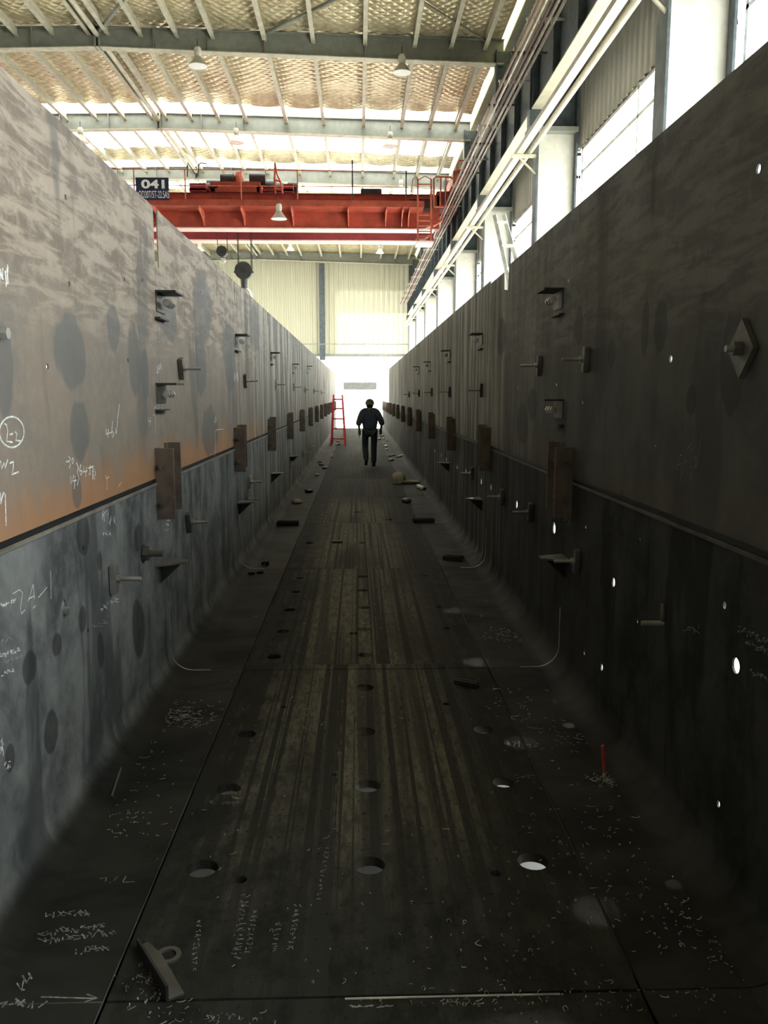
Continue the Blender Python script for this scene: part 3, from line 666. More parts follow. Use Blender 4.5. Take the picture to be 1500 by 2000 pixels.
for x, l in ((-2.27, 'slate-blue gable column standing over the doorway'), (-9.6, 'gable column at the left jamb of the doorway'), (3.4, 'gable column at the right corner by the runway')):
    t = thing('gable_column', l, 'column', (x, GY-.3, 4.3 if x == -2.27 else HZ), 'columns of the gable wall')
    z0 = 4.1 if x == -2.27 else HZ
    MB().box(x-.17, x+.17, GY-.42, GY-.40, z0, 10.0).done('flange', 'girder', t); MB().box(x-.01, x+.01, GY-.40, GY-.06, z0, 10.0).done('web', 'girder', t)
    MB().box(x-.17, x+.17, GY-.06, GY-.04, z0, 10.0).done('flange', 'girder', t)
# building across the yard
t = thing('far_building', 'sunlit white corrugated building beyond the open doorway', 'building', (0, 69, HZ))
m_ = MB(); corr('', 'x', -26, 22, HZ, 9, 69, '', mb=m_, pitch=.5, dep=.08); m_.box(-26, 22, 69.1, 74, HZ, 9); m_.done('wall', 'farb', t)
p0, p1 = at(671, 747, 1, 68.7), at(721, 761, 1, 68.7); MB().box(p0.x, p1.x+.6, 68.6, 68.85, p1.z, p0.z).done('window_strip', 'farband', t)
# ------------------------------------------------------------------ overhead crane
CY1, CY2 = 26.5, 28.5; CX0, CX1 = -15.2, 2.95
t = thing('overhead_crane', 'red double-girder travelling crane spanning the hall', 'crane', (0, 27.5, 8.0))
for y0, nmz in ((CY1, 0), (CY2, 1)):
    MB().box(CX0, CX1-.4, y0, y0+.45, 6.99, 7.98, .01).done('main_girder', 'red' if nmz == 0 else 'redd', t)  # far girder's shade put in as the deeper red
    MB().box(CX0, CX1-.55, y0-.06, y0+.51, 6.955, 6.99).done('bottom_flange', 'pink', t)
    MB().box(CX0, CX1-.4, y0-.05, y0+.5, 7.98, 8.0).done('top_flange', 'redd', t)
    MB().box(CX0+1, CX1-.6, y0+.19, y0+.26, 8.0, 8.07).done('trolley_rail', 'dark', t)
m_ = MB(); m_.box(CX1-.1, CX1+.42, CY1-1.0, CY2+1.3, 8.12, 8.48, .02); m_.done('end_carriage', 'redr', t)
m_ = MB(); m_.box(CX1-.5, CX1+.2, CY1, CY2+.45, 7.6, 8.12, .02); m_.done('girder_end', 'redd', t)
for y in (CY1-.7, CY2+1.0): m_ = MB(); m_.cyl((CX1+.14, y, 8.16), (CX1+.30, y, 8.16), .17, 20); m_.done('wheel', 'dark', t)
# walkway along the near side
WZ = 7.45
m_ = MB(); m_.box(CX0, 2.0, CY1-.95, CY1, WZ, WZ+.03); m_.box(CX0, 2.0, CY1-.97, CY1-.94, WZ-.02, WZ+.16); m_.done('walkway', 'red', t)
xs = [x_ for x_ in (-13.5, -11.5, -9.4, -7.55, -6.1, -4.75, -3.5, -2.0, -.3, .85, 1.35, 1.55)]
for x in xs:
    m_ = MB(); m_.shell([(-.9, WZ), (0, WZ), (0, 7.03), (-.1, 7.05), (-.28, 7.22), (-.9, WZ-.08)], [], lambda u, v, tt, x=x: (x+tt, CY1+u, v), .03); m_.done('bracket_arm', 'redr', t)
RY = CY1-.95
m_ = MB()
for z in (8.45, 8.0): m_.cyl((CX0, RY, z), (1.5, RY, z), .014, 6)
m_.done('handrail', 'redr', t)
for x in (-13, -11, -9, -6.6, -5.1, -3.45, -1.78, -.15, 1.45):
    MB().cyl((x, RY, WZ), (x, RY, 8.75 if x > -1 and x < 1 else 8.47), .02, 6).done('post', 'redr' if x < -1 else 'dark', t)
# ladder cage at the right end
def P(x, y, d=25.5): return at(x, y, 1, d)
a0, a1 = P(816, 350), P(816, 474); b0, b1 = P(842, 350), P(842, 474)
m_ = MB()
for p, q in ((a0, a1), (b0, b1)): m_.bar(p, q, .05, .05)
m_.done('ladder_rail', 'redr', t)
for y in (360, 420, 431, 441, 452, 462): MB().bar(P(816, y), P(842, y), .03, .03).done('rung', 'redr', t)
m_ = MB(); m_.box(a1.x-.05, b1.x+.05, 25.2, 26.0, a1.z-.05, a1.z); m_.done('ladder_platform', 'pink', t)
def loop(pts, r, nm2, mat='redr', d=25.7):
    MB().tube([P(x, y, d) for x, y in pts], r, 6).done(nm2, mat, t)
loop([(848, 404), (847, 350), (852, 345), (880, 346), (887, 352), (887, 372), (880, 378)], .03, 'guard_rail')
loop([(860, 404), (861, 346)], .025, 'guard_rail'); loop([(870, 404), (871, 346)], .02, 'guard_rail')
loop([(848, 404), (890, 404)], .03, 'guard_rail'); loop([(893, 372), (893, 320), (897, 313), (917, 314), (915, 332), (893, 332)], .03, 'guard_rail', d=26.3)
loop([(893, 352), (910, 350), (916, 320)], .025, 'guard_rail', d=26.3); loop([(895, 350), (905, 330)], .02, 'guard_rail', d=26.3)
loop([(893, 372), (910, 368)], .02, 'guard_rail', d=26.3); loop([(846, 442), (862, 432), (866, 418)], .035, 'guard_rail', d=25.9)
loop([(803, 376), (806, 350), (812, 344), (816, 350)], .015, 'guard_rail')
loop([(816, 352), (830, 344), (842, 350)], .015, 'guard_rail'); loop([(812, 447), (830, 447), (842, 442)], .03, 'guard_rail', 'pink'); loop([(812, 468), (830, 467), (838, 460)], .03, 'guard_rail', 'pink')
m_ = MB(); m_.box(1.55, 2.3, CY1-.6, CY1-.2, 7.48, 7.75, .02); m_.done('electrical_box', 'cordark', t); MB().box(.1, .75, CY1+.06, CY1+.4, 8.0, 8.2, .02).done('electrical_box', 'cordark', t)
# trolley
t2 = thing('crane_trolley', 'red hoist trolley riding on top of the crane girders', 'hoist trolley', (-4, 27.5, 8.07))
y0 = CY1+.05
q0, q1 = at(410, 354, 1, y0), at(508, 376, 1, y0)
m_ = MB(); m_.box(q0.x, q1.x, y0, y0+.12, q1.z, q0.z, .01); m_.box(q0.x, q1.x+.2, CY2+.2, CY2+.35, q1.z, q0.z); m_.box(q0.x, q0.x+.15, y0, CY2+.3, q1.z, q0.z-.1); m_.box(q1.x-.1, q1.x+.05, y0, CY2+.3, q1.z, q0.z-.1); m_.done('frame', 'red', t2)
for x in (415, 423): p = at(x, 364, 1, y0-.01); m_ = MB(); m_.cyl(p, p+Vector((0, .02, 0)), .05, 14); m_.done('port', 'cordark', t2)
zc = q0.z
m_ = MB(); m_.box(-5.2, -2.0, 26.7, 28.6, 8.14, 8.2); m_.done('deck', 'redd', t2)
def drum(x0, x1, y, z, r, nm2, mat='cordark'): m_ = MB(); m_.cyl((x0, y, z), (x1, y, z), r, 18); m_.done(nm2, mat, t2)
drum(-4.8, -2.6, 27.6, zc+.05, .26, 'rope_drum', 'hookbk'); drum(-3.4, -2.9, 27.2, zc+.25, .16, 'motor'); drum(-4.3, -3.9, 27.2, zc+.2, .2, 'motor'); drum(-2.9, -2.4, 28.0, zc+.1, .24, 'gearbox')
drum(-5.0, -4.6, 27.4, zc-.05, .2, 'motor'); drum(-2.2, -1.9, 27.2, zc-.05, .2, 'motor')
m_ = MB(); m_.lathe((-3.75, 27.3, zc+.05), [(.0, .42), (.12, .40), (.16, .2), (.16, 0)], 14); m_.done('brake_cover', 'redr', t2)
m_ = MB(); m_.box(-5.2, -4.7, 26.7, 28.6, 8.1, zc-.02); m_.box(-2.3, -2.0, 26.7, 28.6, 8.1, zc-.02); m_.done('wheel_box', 'redd', t2)
m_ = MB()
for pts in ([(537, 318), (541, 340), (548, 355), (552, 378)], [(537, 318), (536, 350), (538, 378)], [(537, 352), (549, 355)], [(538, 368), (551, 370)]): m_.tube([at(x, y, 1, y0) for x, y in pts], .03, 6)
m_.done('guard_frame', 'redr', t2)
m_ = MB()
for pts in ([(366, 322), (366, 345)], [(366, 318), (385, 345)], [(404, 320), (392, 318), (388, 322), (386, 345)]): m_.tube([at(x, y, 1, y0+1) for x, y in pts], .02, 5)
m_.done('cable_guide', 'cordark', t2)
# sign
p0, p1 = P(265, 347), P(331, 391)
t3 = thing('crane_number_sign', 'navy sign reading 041 and QD20T/5T-22.5A5 on the crane railing', 'sign', ((p0.x+p1.x)/2, 25.5, p1.z))
MB().box(p0.x, p1.x, 25.46, 25.5, p1.z, p0.z, .005).done('board', 'navy', t3)
def text(s, px0, px1, py0, py1, d, nm2, parent, bold=.0):
    c = bpy.data.curves.new('t', 'FONT'); c.body = s; c.extrude = .002; c.offset = bold
    o = bpy.data.objects.new('t', c); COL.objects.link(o); bpy.context.view_layer.update()
    dg = bpy.context.evaluated_depsgraph_get(); me = bpy.data.meshes.new_from_object(o.evaluated_get(dg))
    bpy.data.objects.remove(o)
    a, b = at(px0, py1, 1, d), at(px1, py0, 1, d)
    xs = [v.co.x for v in me.vertices]; ys = [v.co.y for v in me.vertices]
    sx = (b.x-a.x)/(max(xs)-min(xs)); sz = (b.z-a.z)/(max(ys)-min(ys)); x0_, y0_ = min(xs), min(ys)
    for v in me.vertices:
        v.co = Vector((a.x+(v.co.x-x0_)*sx, d-v.co.z, a.z+(v.co.y-y0_)*sz)) - parent.location
    me.materials.append(M['white']); q = bpy.data.objects.new(nm2, me); COL.objects.link(q); q.parent = parent
text('041', 276, 321, 351, 368, 25.445, 'number', t3, .035)
text('QD20T/5T-22.5A5', 271, 330, 373, 389, 25.445, 'model_line', t3, .0)
# hook blocks
def hookblock(px, pyt, pyb, d, R, name, lab, ropes, hookpts, ytop=445):
    c = at(px, (pyt+pyb)/2, 1, d); t = thing(name, lab, 'hook block', c, 'crane hooks')
    m_ = MB(); m_.cyl(c+Vector((0, -.12, 0)), c+Vector((0, .12, 0)), R, 26); hs_ = m_.done('sheave_housing', 'hookbk', t)
    m_ = MB(); m_.cyl(c+Vector((0, -.16, 0)), c+Vector((0, .16, 0)), R*.35, 16); m_.box(c.x-R*1.12, c.x+R*1.12, c.y-.05, c.y+.05, c.z-R*.25, c.z-R*.05); m_.done('axle', 'dark', hs_)
    m_ = MB()
    for x in ropes: a = at(x, ytop, 1, d); m_.cyl((a.x, d, c.z), (a.x, d, 8.16), .012, 6)
    m_.done('wire_rope', 'dark', t)
    sh = at(px+1, hookpts[0], 1, d); e = at(px+1, hookpts[1], 1, d)
    m_ = MB(); m_.cyl((c.x, d, c.z-R*.9), (c.x, d, sh.z), R*.42, 14, R*.36); m_.done('shank', 'hookbk', t)
    h = sh.z-e.z; m_ = MB(); rr = h*.42; cc = Vector((c.x, d, sh.z-h*.5)); pts = [Vector((c.x, d, sh.z))]; rs = [R*.2]
    for i in range(13):
        an = math.radians(100-i*24); pts.append(cc+Vector((math.cos(an)*rr, 0, math.sin(an)*rr))); rs.append(max(.03, R*.27*math.sin(math.pi*min(1, (i+3)/15))))
    m_.tube(pts, rs, 10); m_.done('hook', 'alu', t)
hookblock(476, 512, 546, 27.5, .28, 'hook_block', 'large black hook block hanging from the crane over the left wall', (463, 465, 489, 491), (563, 590))
hookblock(434, 481, 502, 27.5, .17, 'hook_block', 'small dark auxiliary hook block hanging left of the large one', (424, 443), (504, 514))
# high-bay lamps
def make_lamp():
    t = thing('high_bay_lamp', 'x', 'lamp', (0, 0, 0), 'high-bay lamps')
    MB().cyl((0, 0, .42), (0, 0, .62), .012, 6).done('hanger', 'clamp', t)
    MB().lathe((0, 0, 0), [(0, .44), (.07, .43), (.09, .38), (.09, .26), (.06, .22)], 16).done('ballast_housing', 'lampw', t)
    sh_ = MB().lathe((0, 0, 0), [(.06, .24), (.09, .2), (.16, .1), (.24, 0), (.235, 0), (.15, .1), (.08, .19)], 20).done('shade', 'purlin', t)
    MB().lathe((0, 0, 0), [(0, -.005), (.15, .0), (.225, .01)], 20).done('lens', 'white', sh_)
    return t
lp = make_lamp()
LL = [(387, 130, 21.2, 'high-bay lamp under the nearest rafter, left of centre'), (785, 143, 21.2, 'high-bay lamp under the nearest rafter, right of centre'),
      (158, 278, 27.3, 'high-bay lamp under the second rafter near the left wall'), (462, 279, 27.3, 'high-bay lamp under the second rafter, left of centre'), (762, 286, 27.3, 'high-bay lamp under the second rafter, right of centre'),
      (783, 374, 33.4, 'high-bay lamp just above the crane girder beside the ladder'), (545, 428, 25.3, 'cone lamp hanging from the crane walkway'),
      (390, 490, 46, 'far high-bay lamp below the crane, by the left wall'), (567, 489, 46, 'far high-bay lamp below the crane at mid-hall'), (742, 495, 46, 'far high-bay lamp below the crane, right side')]
for i, (x, y, d, lab) in enumerate(LL):
    p = at(x, y, 1, d)
    if i == 0: lp.location = p; lp['label'] = lab
    else: dup(lp, p, lab)
# ------------------------------------------------------------------ ladders
t = thing('step_ladder', 'aluminium ladder leaning on the outside of the right trough wall', 'ladder', (2.0, 11.4, HZ))
lt, rt2 = at(966, 420, 1, 11.2), at(984, 420, 1, 11.2); lb, rb = at(990, 545, 1, 11.2), at(1012, 535, 1, 11.2)
def ext(a, b, z): return a+(b-a)*((z-a.z)/(b.z-a.z))
for a, b in ((lt, lb), (rt2, rb)): e = ext(a, b, HZ); e.y = 10.6; MB().bar(a, e, .022, .05).done('side_rail', 'alu', t)
for i in range(16):
    z = lt.z-.1-.3*i; 
    if z < HZ+.1: break
    f_ = (z-HZ)/(lt.z-HZ); A = ext(lt, lb, HZ); A.y = 10.6; B = ext(rt2, rb, HZ); B.y = 10.6
    MB().bar(A+(lt-A)*f_, B+(rt2-B)*f_, .08, .03).done('rung', 'alu', t)
t = thing('trestle_ladder', 'bright red A-frame ladder standing near the far left wall', 'ladder', (-.85, 31, 0))
for y0, y1 in ((30.4, 30.85), (31.6, 30.95)):
    for xb, xt in ((-1.02, -.92), (-.50, -.60)): MB().bar((xb, y0, 0), (xt, y1, 1.86), .055, .055).done('side_rail', 'ladder_red', t)
for z in (.25, .62, .98, 1.36, 1.7):
    f_ = z/1.86; MB().bar((-1.02+.1*f_, 30.4+.45*f_, z), (-.5-.1*f_, 30.4+.45*f_, z), .05, .05).done('rung', 'ladder_red', t)
MB().bar((-.76, 30.6, .9), (-.76, 31.3, .9), .03, .03).done('spreader', 'ladder_red', t)
# ------------------------------------------------------------------ person
def skin_mesh(name, verts, edges, radii, parent, mat, sub=2, root=0, loc=Vector((0, 0, 0))):
    me = bpy.data.meshes.new(name); me.from_pydata([Vector(v) for v in verts], edges, [])
    o = bpy.data.objects.new(name, me); COL.objects.link(o)
    sk = o.modifiers.new('s', 'SKIN'); sk.use_smooth_shade = True; lay = me.skin_vertices[0].data
    for i, r in enumerate(radii): lay[i].radius = (r, r) if not isinstance(r, tuple) else r; lay[i].use_root = (i == root)
    su = o.modifiers.new('u', 'SUBSURF'); su.levels = sub; su.render_levels = sub
    bpy.context.view_layer.update(); dg = bpy.context.evaluated_depsgraph_get()
    m2 = bpy.data.meshes.new_from_object(o.evaluated_get(dg)); bpy.data.objects.remove(o)
    m2.materials.clear(); m2.materials.append(M[mat])
    q = bpy.data.objects.new(name, m2); COL.objects.link(q); q.parent = parent; return q
pp = at(724, 911, 2, 0); PX, PY = pp.x-.02, pp.y
per = thing('person', 'person in navy work clothes and helmet walking away down the trough', 'person', (PX, PY, 0))
# local coordinates: +y is away from the camera (walking direction), left arm at -x
V = {'pel': (0, 0, .96), 'wst': (0, .01, 1.10), 'chs': (0, 0, 1.30), 'neckb': (0, .01, 1.46), 'neck': (0, .02, 1.54), 'head': (0, .03, 1.62), 'crown': (0, .03, 1.70),
     'shl': (-.19, 0, 1.42), 'ell': (-.29, -.03, 1.14), 'wrl': (-.27, .09, .90), 'shr': (.19, 0, 1.42), 'elr': (.31, -.03, 1.15), 'wrr': (.285, .10, .92),
     'hl': (-.115, 0, .88), 'kl': (-.125, .05, .50), 'al': (-.10, -.20, .17), 'tl': (-.105, -.10, .06), 'hr': (.115, 0, .88), 'kr': (.105, .05, .49), 'ar': (.10, .02, .09), 'tr': (.105, .17, .035)}
K = list(V); I = {k: i for i, k in enumerate(K)}
E_ = [('pel', 'wst'), ('wst', 'chs'), ('chs', 'neckb'), ('neckb', 'neck'), ('neck', 'head'), ('head', 'crown'), ('chs', 'shl'), ('shl', 'ell'), ('ell', 'wrl'), ('chs', 'shr'), ('shr', 'elr'), ('elr', 'wrr'), ('pel', 'hl'), ('hl', 'kl'), ('kl', 'al'), ('al', 'tl'), ('pel', 'hr'), ('hr', 'kr'), ('kr', 'ar'), ('ar', 'tr')]
R_ = {'pel': .13, 'wst': .12, 'chs': .135, 'neckb': .07, 'neck': .055, 'head': .085, 'crown': .075, 'shl': .06, 'ell': .042, 'wrl': .028, 'shr': .06, 'elr': .042, 'wrr': .028, 'hl': .085, 'kl': .058, 'al': .04, 'tl': .035, 'hr': .085, 'kr': .058, 'ar': .04, 'tr': .035}
verts = [V[k] for k in K]; edges = [(I[a], I[b]) for a, b in E_]; rad = [R_[k] for k in K]
def fingers(w, sgn):
    wi = I[w]; wv = Vector(V[w]); pi = len(verts); verts.append(wv+Vector((0, .02, -.05))); rad.append((.034, .018)); edges.append((wi, pi))
    for j in range(4):
        base = wv+Vector((sgn*.004, .048-.022*j, -.10)); b = len(verts)
        L = (.032, .036, .034, .026)[j]
        verts.append(base); rad.append(.009); edges.append((pi, b))
        verts.append(base+Vector((-sgn*.006, .004, -L))); rad.append(.008); edges.append((b, b+1))
        verts.append(base+Vector((-sgn*.02, .006, -L*1.7))); rad.append(.007); edges.append((b+1, b+2))
    b = len(verts); verts.append(wv+Vector((-sgn*.01, .055, -.055))); rad.append(.010); edges.append((pi, b))
    verts.append(wv+Vector((-sgn*.02, .07, -.09))); rad.append(.008); edges.append((b, b+1))
fingers('wrl', -1); fingers('wrr', 1)
body = skin_mesh('body', verts, edges, rad, per, 'skin')
# head with a face on the far side
hm = MB(); bmesh.ops.create_uvsphere(hm.bm, u_segments=20, v_segments=16, radius=1)
for v in hm.bm.verts:
    c = v.co; x, y, z = c.x*.078, c.y*.098, c.z*.118
    if z < 0: x *= 1+z*1.8; y *= 1+z*.6
    if c.y > .8 and abs(c.x) < .25 and -.3 < c.z < .15: y += .018
    if c.y > .7 and .05 < c.z < .3 and .2 < abs(c.x) < .5: y -= .008
    v.co = Vector((x, y+.035, z+1.625))
for sx in (-1, 1): hm.lathe((sx*.082, .03, 1.60), [(0, -.03), (.012, -.02), (.014, .01), (0, .03)], 8)
bmesh.ops.translate(hm.bm, verts=hm.bm.verts, vec=per.location); hm.done('face', 'skin', per, smooth=True)
hm = MB(); hm.lathe((PX, PY+.03, 1.57), [(.07, -.05), (.092, 0), (.098, .05), (.093, .08)], 18); hm.done('hair', 'cordark', per)
Vc = dict(V)
def clothes(name, keys, ed, rr, mat, root=0): 
    return skin_mesh(name, [Vc[k] for k in keys], [(keys.index(a), keys.index(b)) for a, b in ed], rr, per, mat, root=root)
Vc.update({'hem': (0, .0, .90), 'colr': (0, .015, 1.545), 'fal': (-.30, .01, 1.06), 'far': (.315, .01, 1.07), 'shll': (-.12, 0, 1.44), 'shrr': (.12, 0, 1.44)})
clothes('jacket', ['chs', 'wst', 'hem', 'neckb', 'colr', 'shll', 'shl', 'ell', 'fal', 'shrr', 'shr', 'elr', 'far'], [('chs', 'wst'), ('wst', 'hem'), ('chs', 'neckb'), ('neckb', 'colr'), ('neckb', 'shll'), ('shll', 'shl'), ('shl', 'ell'), ('ell', 'fal'), ('neckb', 'shrr'), ('shrr', 'shr'), ('shr', 'elr'), ('elr', 'far')],
        [(.225, .15), (.205, .15), (.205, .155), (.15, .10), .088, .10, .098, .082, .07, .10, .098, .082, .07], 'jacket')
Vc.update({'cl': (-.10, -.18, .18), 'cr': (.10, .02, .07)})
clothes('trousers', ['pel', 'hl', 'kl', 'cl', 'hr', 'kr', 'cr'], [('pel', 'hl'), ('hl', 'kl'), ('kl', 'cl'), ('pel', 'hr'), ('hr', 'kr'), ('kr', 'cr')], [(.16, .13), .105, .086, .078, .105, .086, .078], 'trouser')
def boot(nm2, heel, toe, ank):
    skin_mesh(nm2, [heel, toe, ank], [(0, 1), (0, 2)], [.045, (.045, .035), .055], per, 'boot')
boot('boot', (-.10, -.21, .12), (-.105, -.09, .045), (-.10, -.17, .20)); boot('boot', (.10, .0, .045), (.105, .19, .038), (.10, .02, .13))
for w_, sgn in (('wrl', -1), ('wrr', 1)):
    q = Vector(V[w_]); skin_mesh('glove_cuff', [q+Vector((0, -.03, .06)), q, q+Vector((0, .02, -.05)), q+Vector((0, .02, -.10))], [(0, 1), (1, 2), (2, 3)], [.045, .042, (.042, .03), (.038, .026)], per, 'glove')
hm = MB(); hm.lathe((PX, PY+.03, 1.625), [(.125, -.012), (.118, .0), (.115, .04), (.10, .085), (.065, .12), (.02, .135), (0, .136)], 22)
hm.box(PX-.008, PX+.008, PY-.06, PY+.12, 1.735, 1.768); hm.done('helmet', 'helmet', per)
# ------------------------------------------------------------------ chalk marks on the plates
def plate_of(kind, y):
    for k in range(NLAST):
        if J[k] <= y < J[k+1]:
            c = [o for o in COL.objects if o.name.split('.')[0] == kind[0] and o.type == 'MESH' and abs(min(v[1] for v in o.bound_box)-J[k]) < .03 and (kind[1] == 0 or (sum(v[0] for v in o.bound_box)*kind[1] > 0))]
            return c[0] if c else None
def strokes(lines, plane, r=.0036, mat='chalk', name='chalk_mark'):
    ax, v = {'l': (0, XL+.0012), 'r': (0, XR-.0012), 'f': (2, .0012)}[plane]
    m_ = MB(); q = None
    for ln in lines:
        pts = [at(x, y, ax, v) for x, y in ln]; q = q or pts[0]
        m_.tube(pts, r, 4)
    for vv in m_.bm.verts: vv.co[ax] = v + (vv.co[ax]-v)*.35
    kind = ('floor_plate', 0) if plane == 'f' and FL < q.x < FR else ('corner_plate', 1 if q.x > 0 else -1) if plane == 'f' or q.z < ZS else ('upper_wall_plate', 1 if q.x > 0 else -1)
    par = plate_of(kind, q.y)
    if par is None: m_.bm.free(); return
    return m_.done(name, mat, par)
def ell(cx, cy, rx, ry, n=26, a0=0, a1=6.28): return [(cx+rx*math.cos(a0+(a1-a0)*i/n), cy+ry*math.sin(a0+(a1-a0)*i/n)) for i in range(n+1)]
strokes([ell(23, 844, 24, 30), [(8, 827), (13, 830), (15, 842), (13, 862), (24, 864)], [(19, 849), (25, 847)], [(29, 843), (33, 847), (31, 860), (41, 862)]], 'l')['label'] = 'circled 2-2 in chalk'
strokes([[(1, 900), (3, 916), (8, 904), (10, 914), (15, 898)], [(19, 905), (26, 902), (26, 914), (23, 927), (36, 922)]], 'l')
strokes([[(1, 983), (7, 962), (10, 965), (12, 1027)], [(1, 962), (2, 985)]], 'l', .004)
strokes([[(129, 902), (136, 901)], [(134, 892), (138, 896), (134, 902), (138, 907), (135, 915)], ell(142, 900, 1.6, 5, 8), [(149, 904), (153, 912), (151, 922), (154, 935), (151, 948)], [(138, 930), (139, 945)], [(144, 928), (142, 940), (149, 938)], [(147, 930), (145, 955)]], 'l')
strokes([[(158, 908), (155, 920), (158, 928), (161, 921), (156, 919)], [(164, 911), (163, 922), (170, 920)], [(169, 912), (167, 932)], [(172, 915), (182, 911)], [(176, 908), (176, 928), (173, 925)], [(181, 938), (181, 913), (185, 916), (181, 923), (185, 936)], [(186, 920), (186, 930)]], 'l')
strokes([[(208, 838), (207, 848), (213, 846)], [(212, 838), (211, 855)], [(214, 846), (217, 844)], [(220, 822), (218, 845), (220, 855), (223, 847), (219, 842)], [(225, 836), (227, 848), (233, 790)]], 'l')
strokes([[(290, 815), (290, 824), (295, 822)], [(294, 814), (293, 830)], [(299, 812), (303, 808), (304, 845)], [(301, 798), (304, 794)]], 'l', .002)
strokes([[(420, 892), (420, 842), (424, 839), (436, 838), (437, 878)]], 'l', .003)
strokes([[(206, 927), (208, 935), (213, 931)], [(209, 935), (209, 957)], [(231, 951), (237, 942)]], 'l', .002)
strokes([[(25, 1160), (38, 1152), (44, 1158), (40, 1188), (42, 1199), (49, 1191)], [(55, 1175), (65, 1141), (67, 1170)], [(56, 1170), (66, 1164)], [(75, 1167), (92, 1147)], [(99, 1114), (100, 1170)], [(65, 1188), (69, 1183)]], 'l', .0022)
strokes([[(1322, 917), (1326, 893)], [(1328, 890), (1332, 888)], [(1324, 908), (1331, 905), (1331, 925), (1328, 941)], [(1336, 905), (1340, 898)], [(1341, 879), (1350, 866), (1351, 890), (1349, 932)], [(1358, 890), (1359, 915), (1370, 850)]], 'r', .0016, 'chalkd')
strokes([[(33, 1920), (42, 1935), (46, 1914)], [(38, 1930), (48, 1934)], [(44, 1905), (52, 1920), (58, 1908)], [(56, 1900), (62, 1912)]], 'f', .003, 'chalkd')
strokes([[(80, 1947), (188, 1950)], [(170, 1942), (190, 1949), (165, 1957)]], 'f', .003, 'chalkd')
strokes([[(0, 1960), (14, 1956), (4, 1968)], [(18, 1962), (26, 1960)], [(54, 1968), (64, 1956), (62, 1970)], [(75, 1968), (92, 1955)], [(30, 1950), (46, 1966)], [(34, 1964), (48, 1952)], [(30, 1958), (50, 1957)]], 'f', .0035, 'chalkd')
strokes([[(195, 1716), (208, 1714), (206, 1722)], [(214, 1724), (216, 1723)], [(222, 1720), (230, 1712)], [(240, 1722), (246, 1711)], [(262, 1722), (240, 1723)]], 'f', .002, 'chalkd')
def scribble(cx, cy, w_, h_, n, plane, r=.002, mat='chalk', sl=0, name='chalk_writing'):
    L = []
    if h_ > 55:      # a column of small characters running away from the camera
        q = int(h_/9)
        for i in range(q):
            y = cy-h_/2+h_*(i+.5)/q; x = cx+(cy-y)*.16
            for j in range(3): L.append([(x+random.uniform(-.5, .5)*w_, y+random.uniform(-3.5, 3.5)) for _ in range(2)])
        return strokes(L, plane, r*.8, mat, name)
    for i in range(n):
        x = cx-w_/2+w_*(i+.5)/n*1.0 + random.uniform(-1, 1); y = cy + sl*(x-cx) + random.uniform(-h_*.3, h_*.3)
        for j in range(3):
            L.append([(x+random.uniform(-.5, .5)*w_/n*1.3, y+random.uniform(-.5, .5)*h_) for _ in range(random.choice((2, 2, 3)))])
    return strokes(L, plane, r, mat, name)
for a in ((213, 1012, 26, 26, 4, 'l', .002, 'chalk'), (208, 1042, 14, 10, 3, 'l', .0018), (8, 540, 16, 40, 4, 'l', .003), (330, 1010, 8, 60, 2, 'l', .003), (212, 1180, 40, 10, 5, 'l', .0018, 'chalk', -.7), (205, 1215, 50, 12, 5, 'l', .0016, 'chalkd', -.5), (15, 1180, 28, 10, 5, 'l', .0022, 'chalk', -.5), (12, 1250, 30, 9, 6, 'l', .0018, 'chalkd', -.3), (20, 1275, 40, 9, 8, 'l', .0018, 'chalk', -.4), (22, 1290, 40, 8, 8, 'l', .0018, 'chalkd', -.4), (15, 1312, 24, 8, 4, 'l', .0018, 'chalk', -.4), (3, 1460, 10, 40, 3, 'l', .002), (15, 1498, 12, 16, 3, 'l', .0022), (310, 720, 8, 20, 3, 'l', .0025), (462, 742, 6, 20, 3, 'l', .003), (420, 820, 4, 14, 2, 'l', .003),
          (130, 1785, 90, 14, 7, 'f', .002, 'chalkd', -.1), (140, 1815, 130, 12, 11, 'f', .002, 'chalkd', -.12), (150, 1828, 150, 12, 11, 'f', .002, 'chalkd', -.15), (180, 1852, 60, 14, 5, 'f', .002, 'chalkd', -.1),
          (385, 1840, 14, 90, 5, 'f', .0018, 'chalkd'), (470, 1810, 22, 130, 7, 'f', .0018, 'chalkd', -2), (490, 1820, 14, 90, 6, 'f', .0018, 'chalkd', -2), (540, 1830, 14, 60, 6, 'f', .0018, 'chalkd', -2), (575, 1810, 16, 90, 7, 'f', .0018, 'chalkd', -2), (630, 1710, 12, 100, 6, 'f', .0016, 'chalkd'), (725, 1965, 85, 5, 10, 'f', .0018, 'chalkd'), (1000, 1450, 30, 16, 4, 'f', .002, 'chalkd'), (1025, 1515, 40, 10, 3, 'f', .0016, 'chalkd'),
          (1470, 1240, 60, 14, 9, 'r', .0012, 'chalkd', .5), (1480, 1265, 50, 12, 8, 'r', .0012, 'chalkd', .5), (1485, 1320, 40, 12, 6, 'r', .0012, 'chalkd', .5), (1350, 1228, 30, 20, 3, 'r', .0012, 'chalkd'), (1100, 1010, 30, 20, 4, 'r', .0015, 'chalkd')):
    scribble(*a)
# bright burr line along the near floor joint
m_ = MB(); m_.tube([(-.05, J[1]-.012, .002), (.1, J[1]-.013, .003), (.35, J[1]-.012, .003), (.62, J[1]-.012, .002)], .0035, 5); q = plate_of(('floor_plate', 0), 1.0); m_.done('bright_burr', 'edge', q)
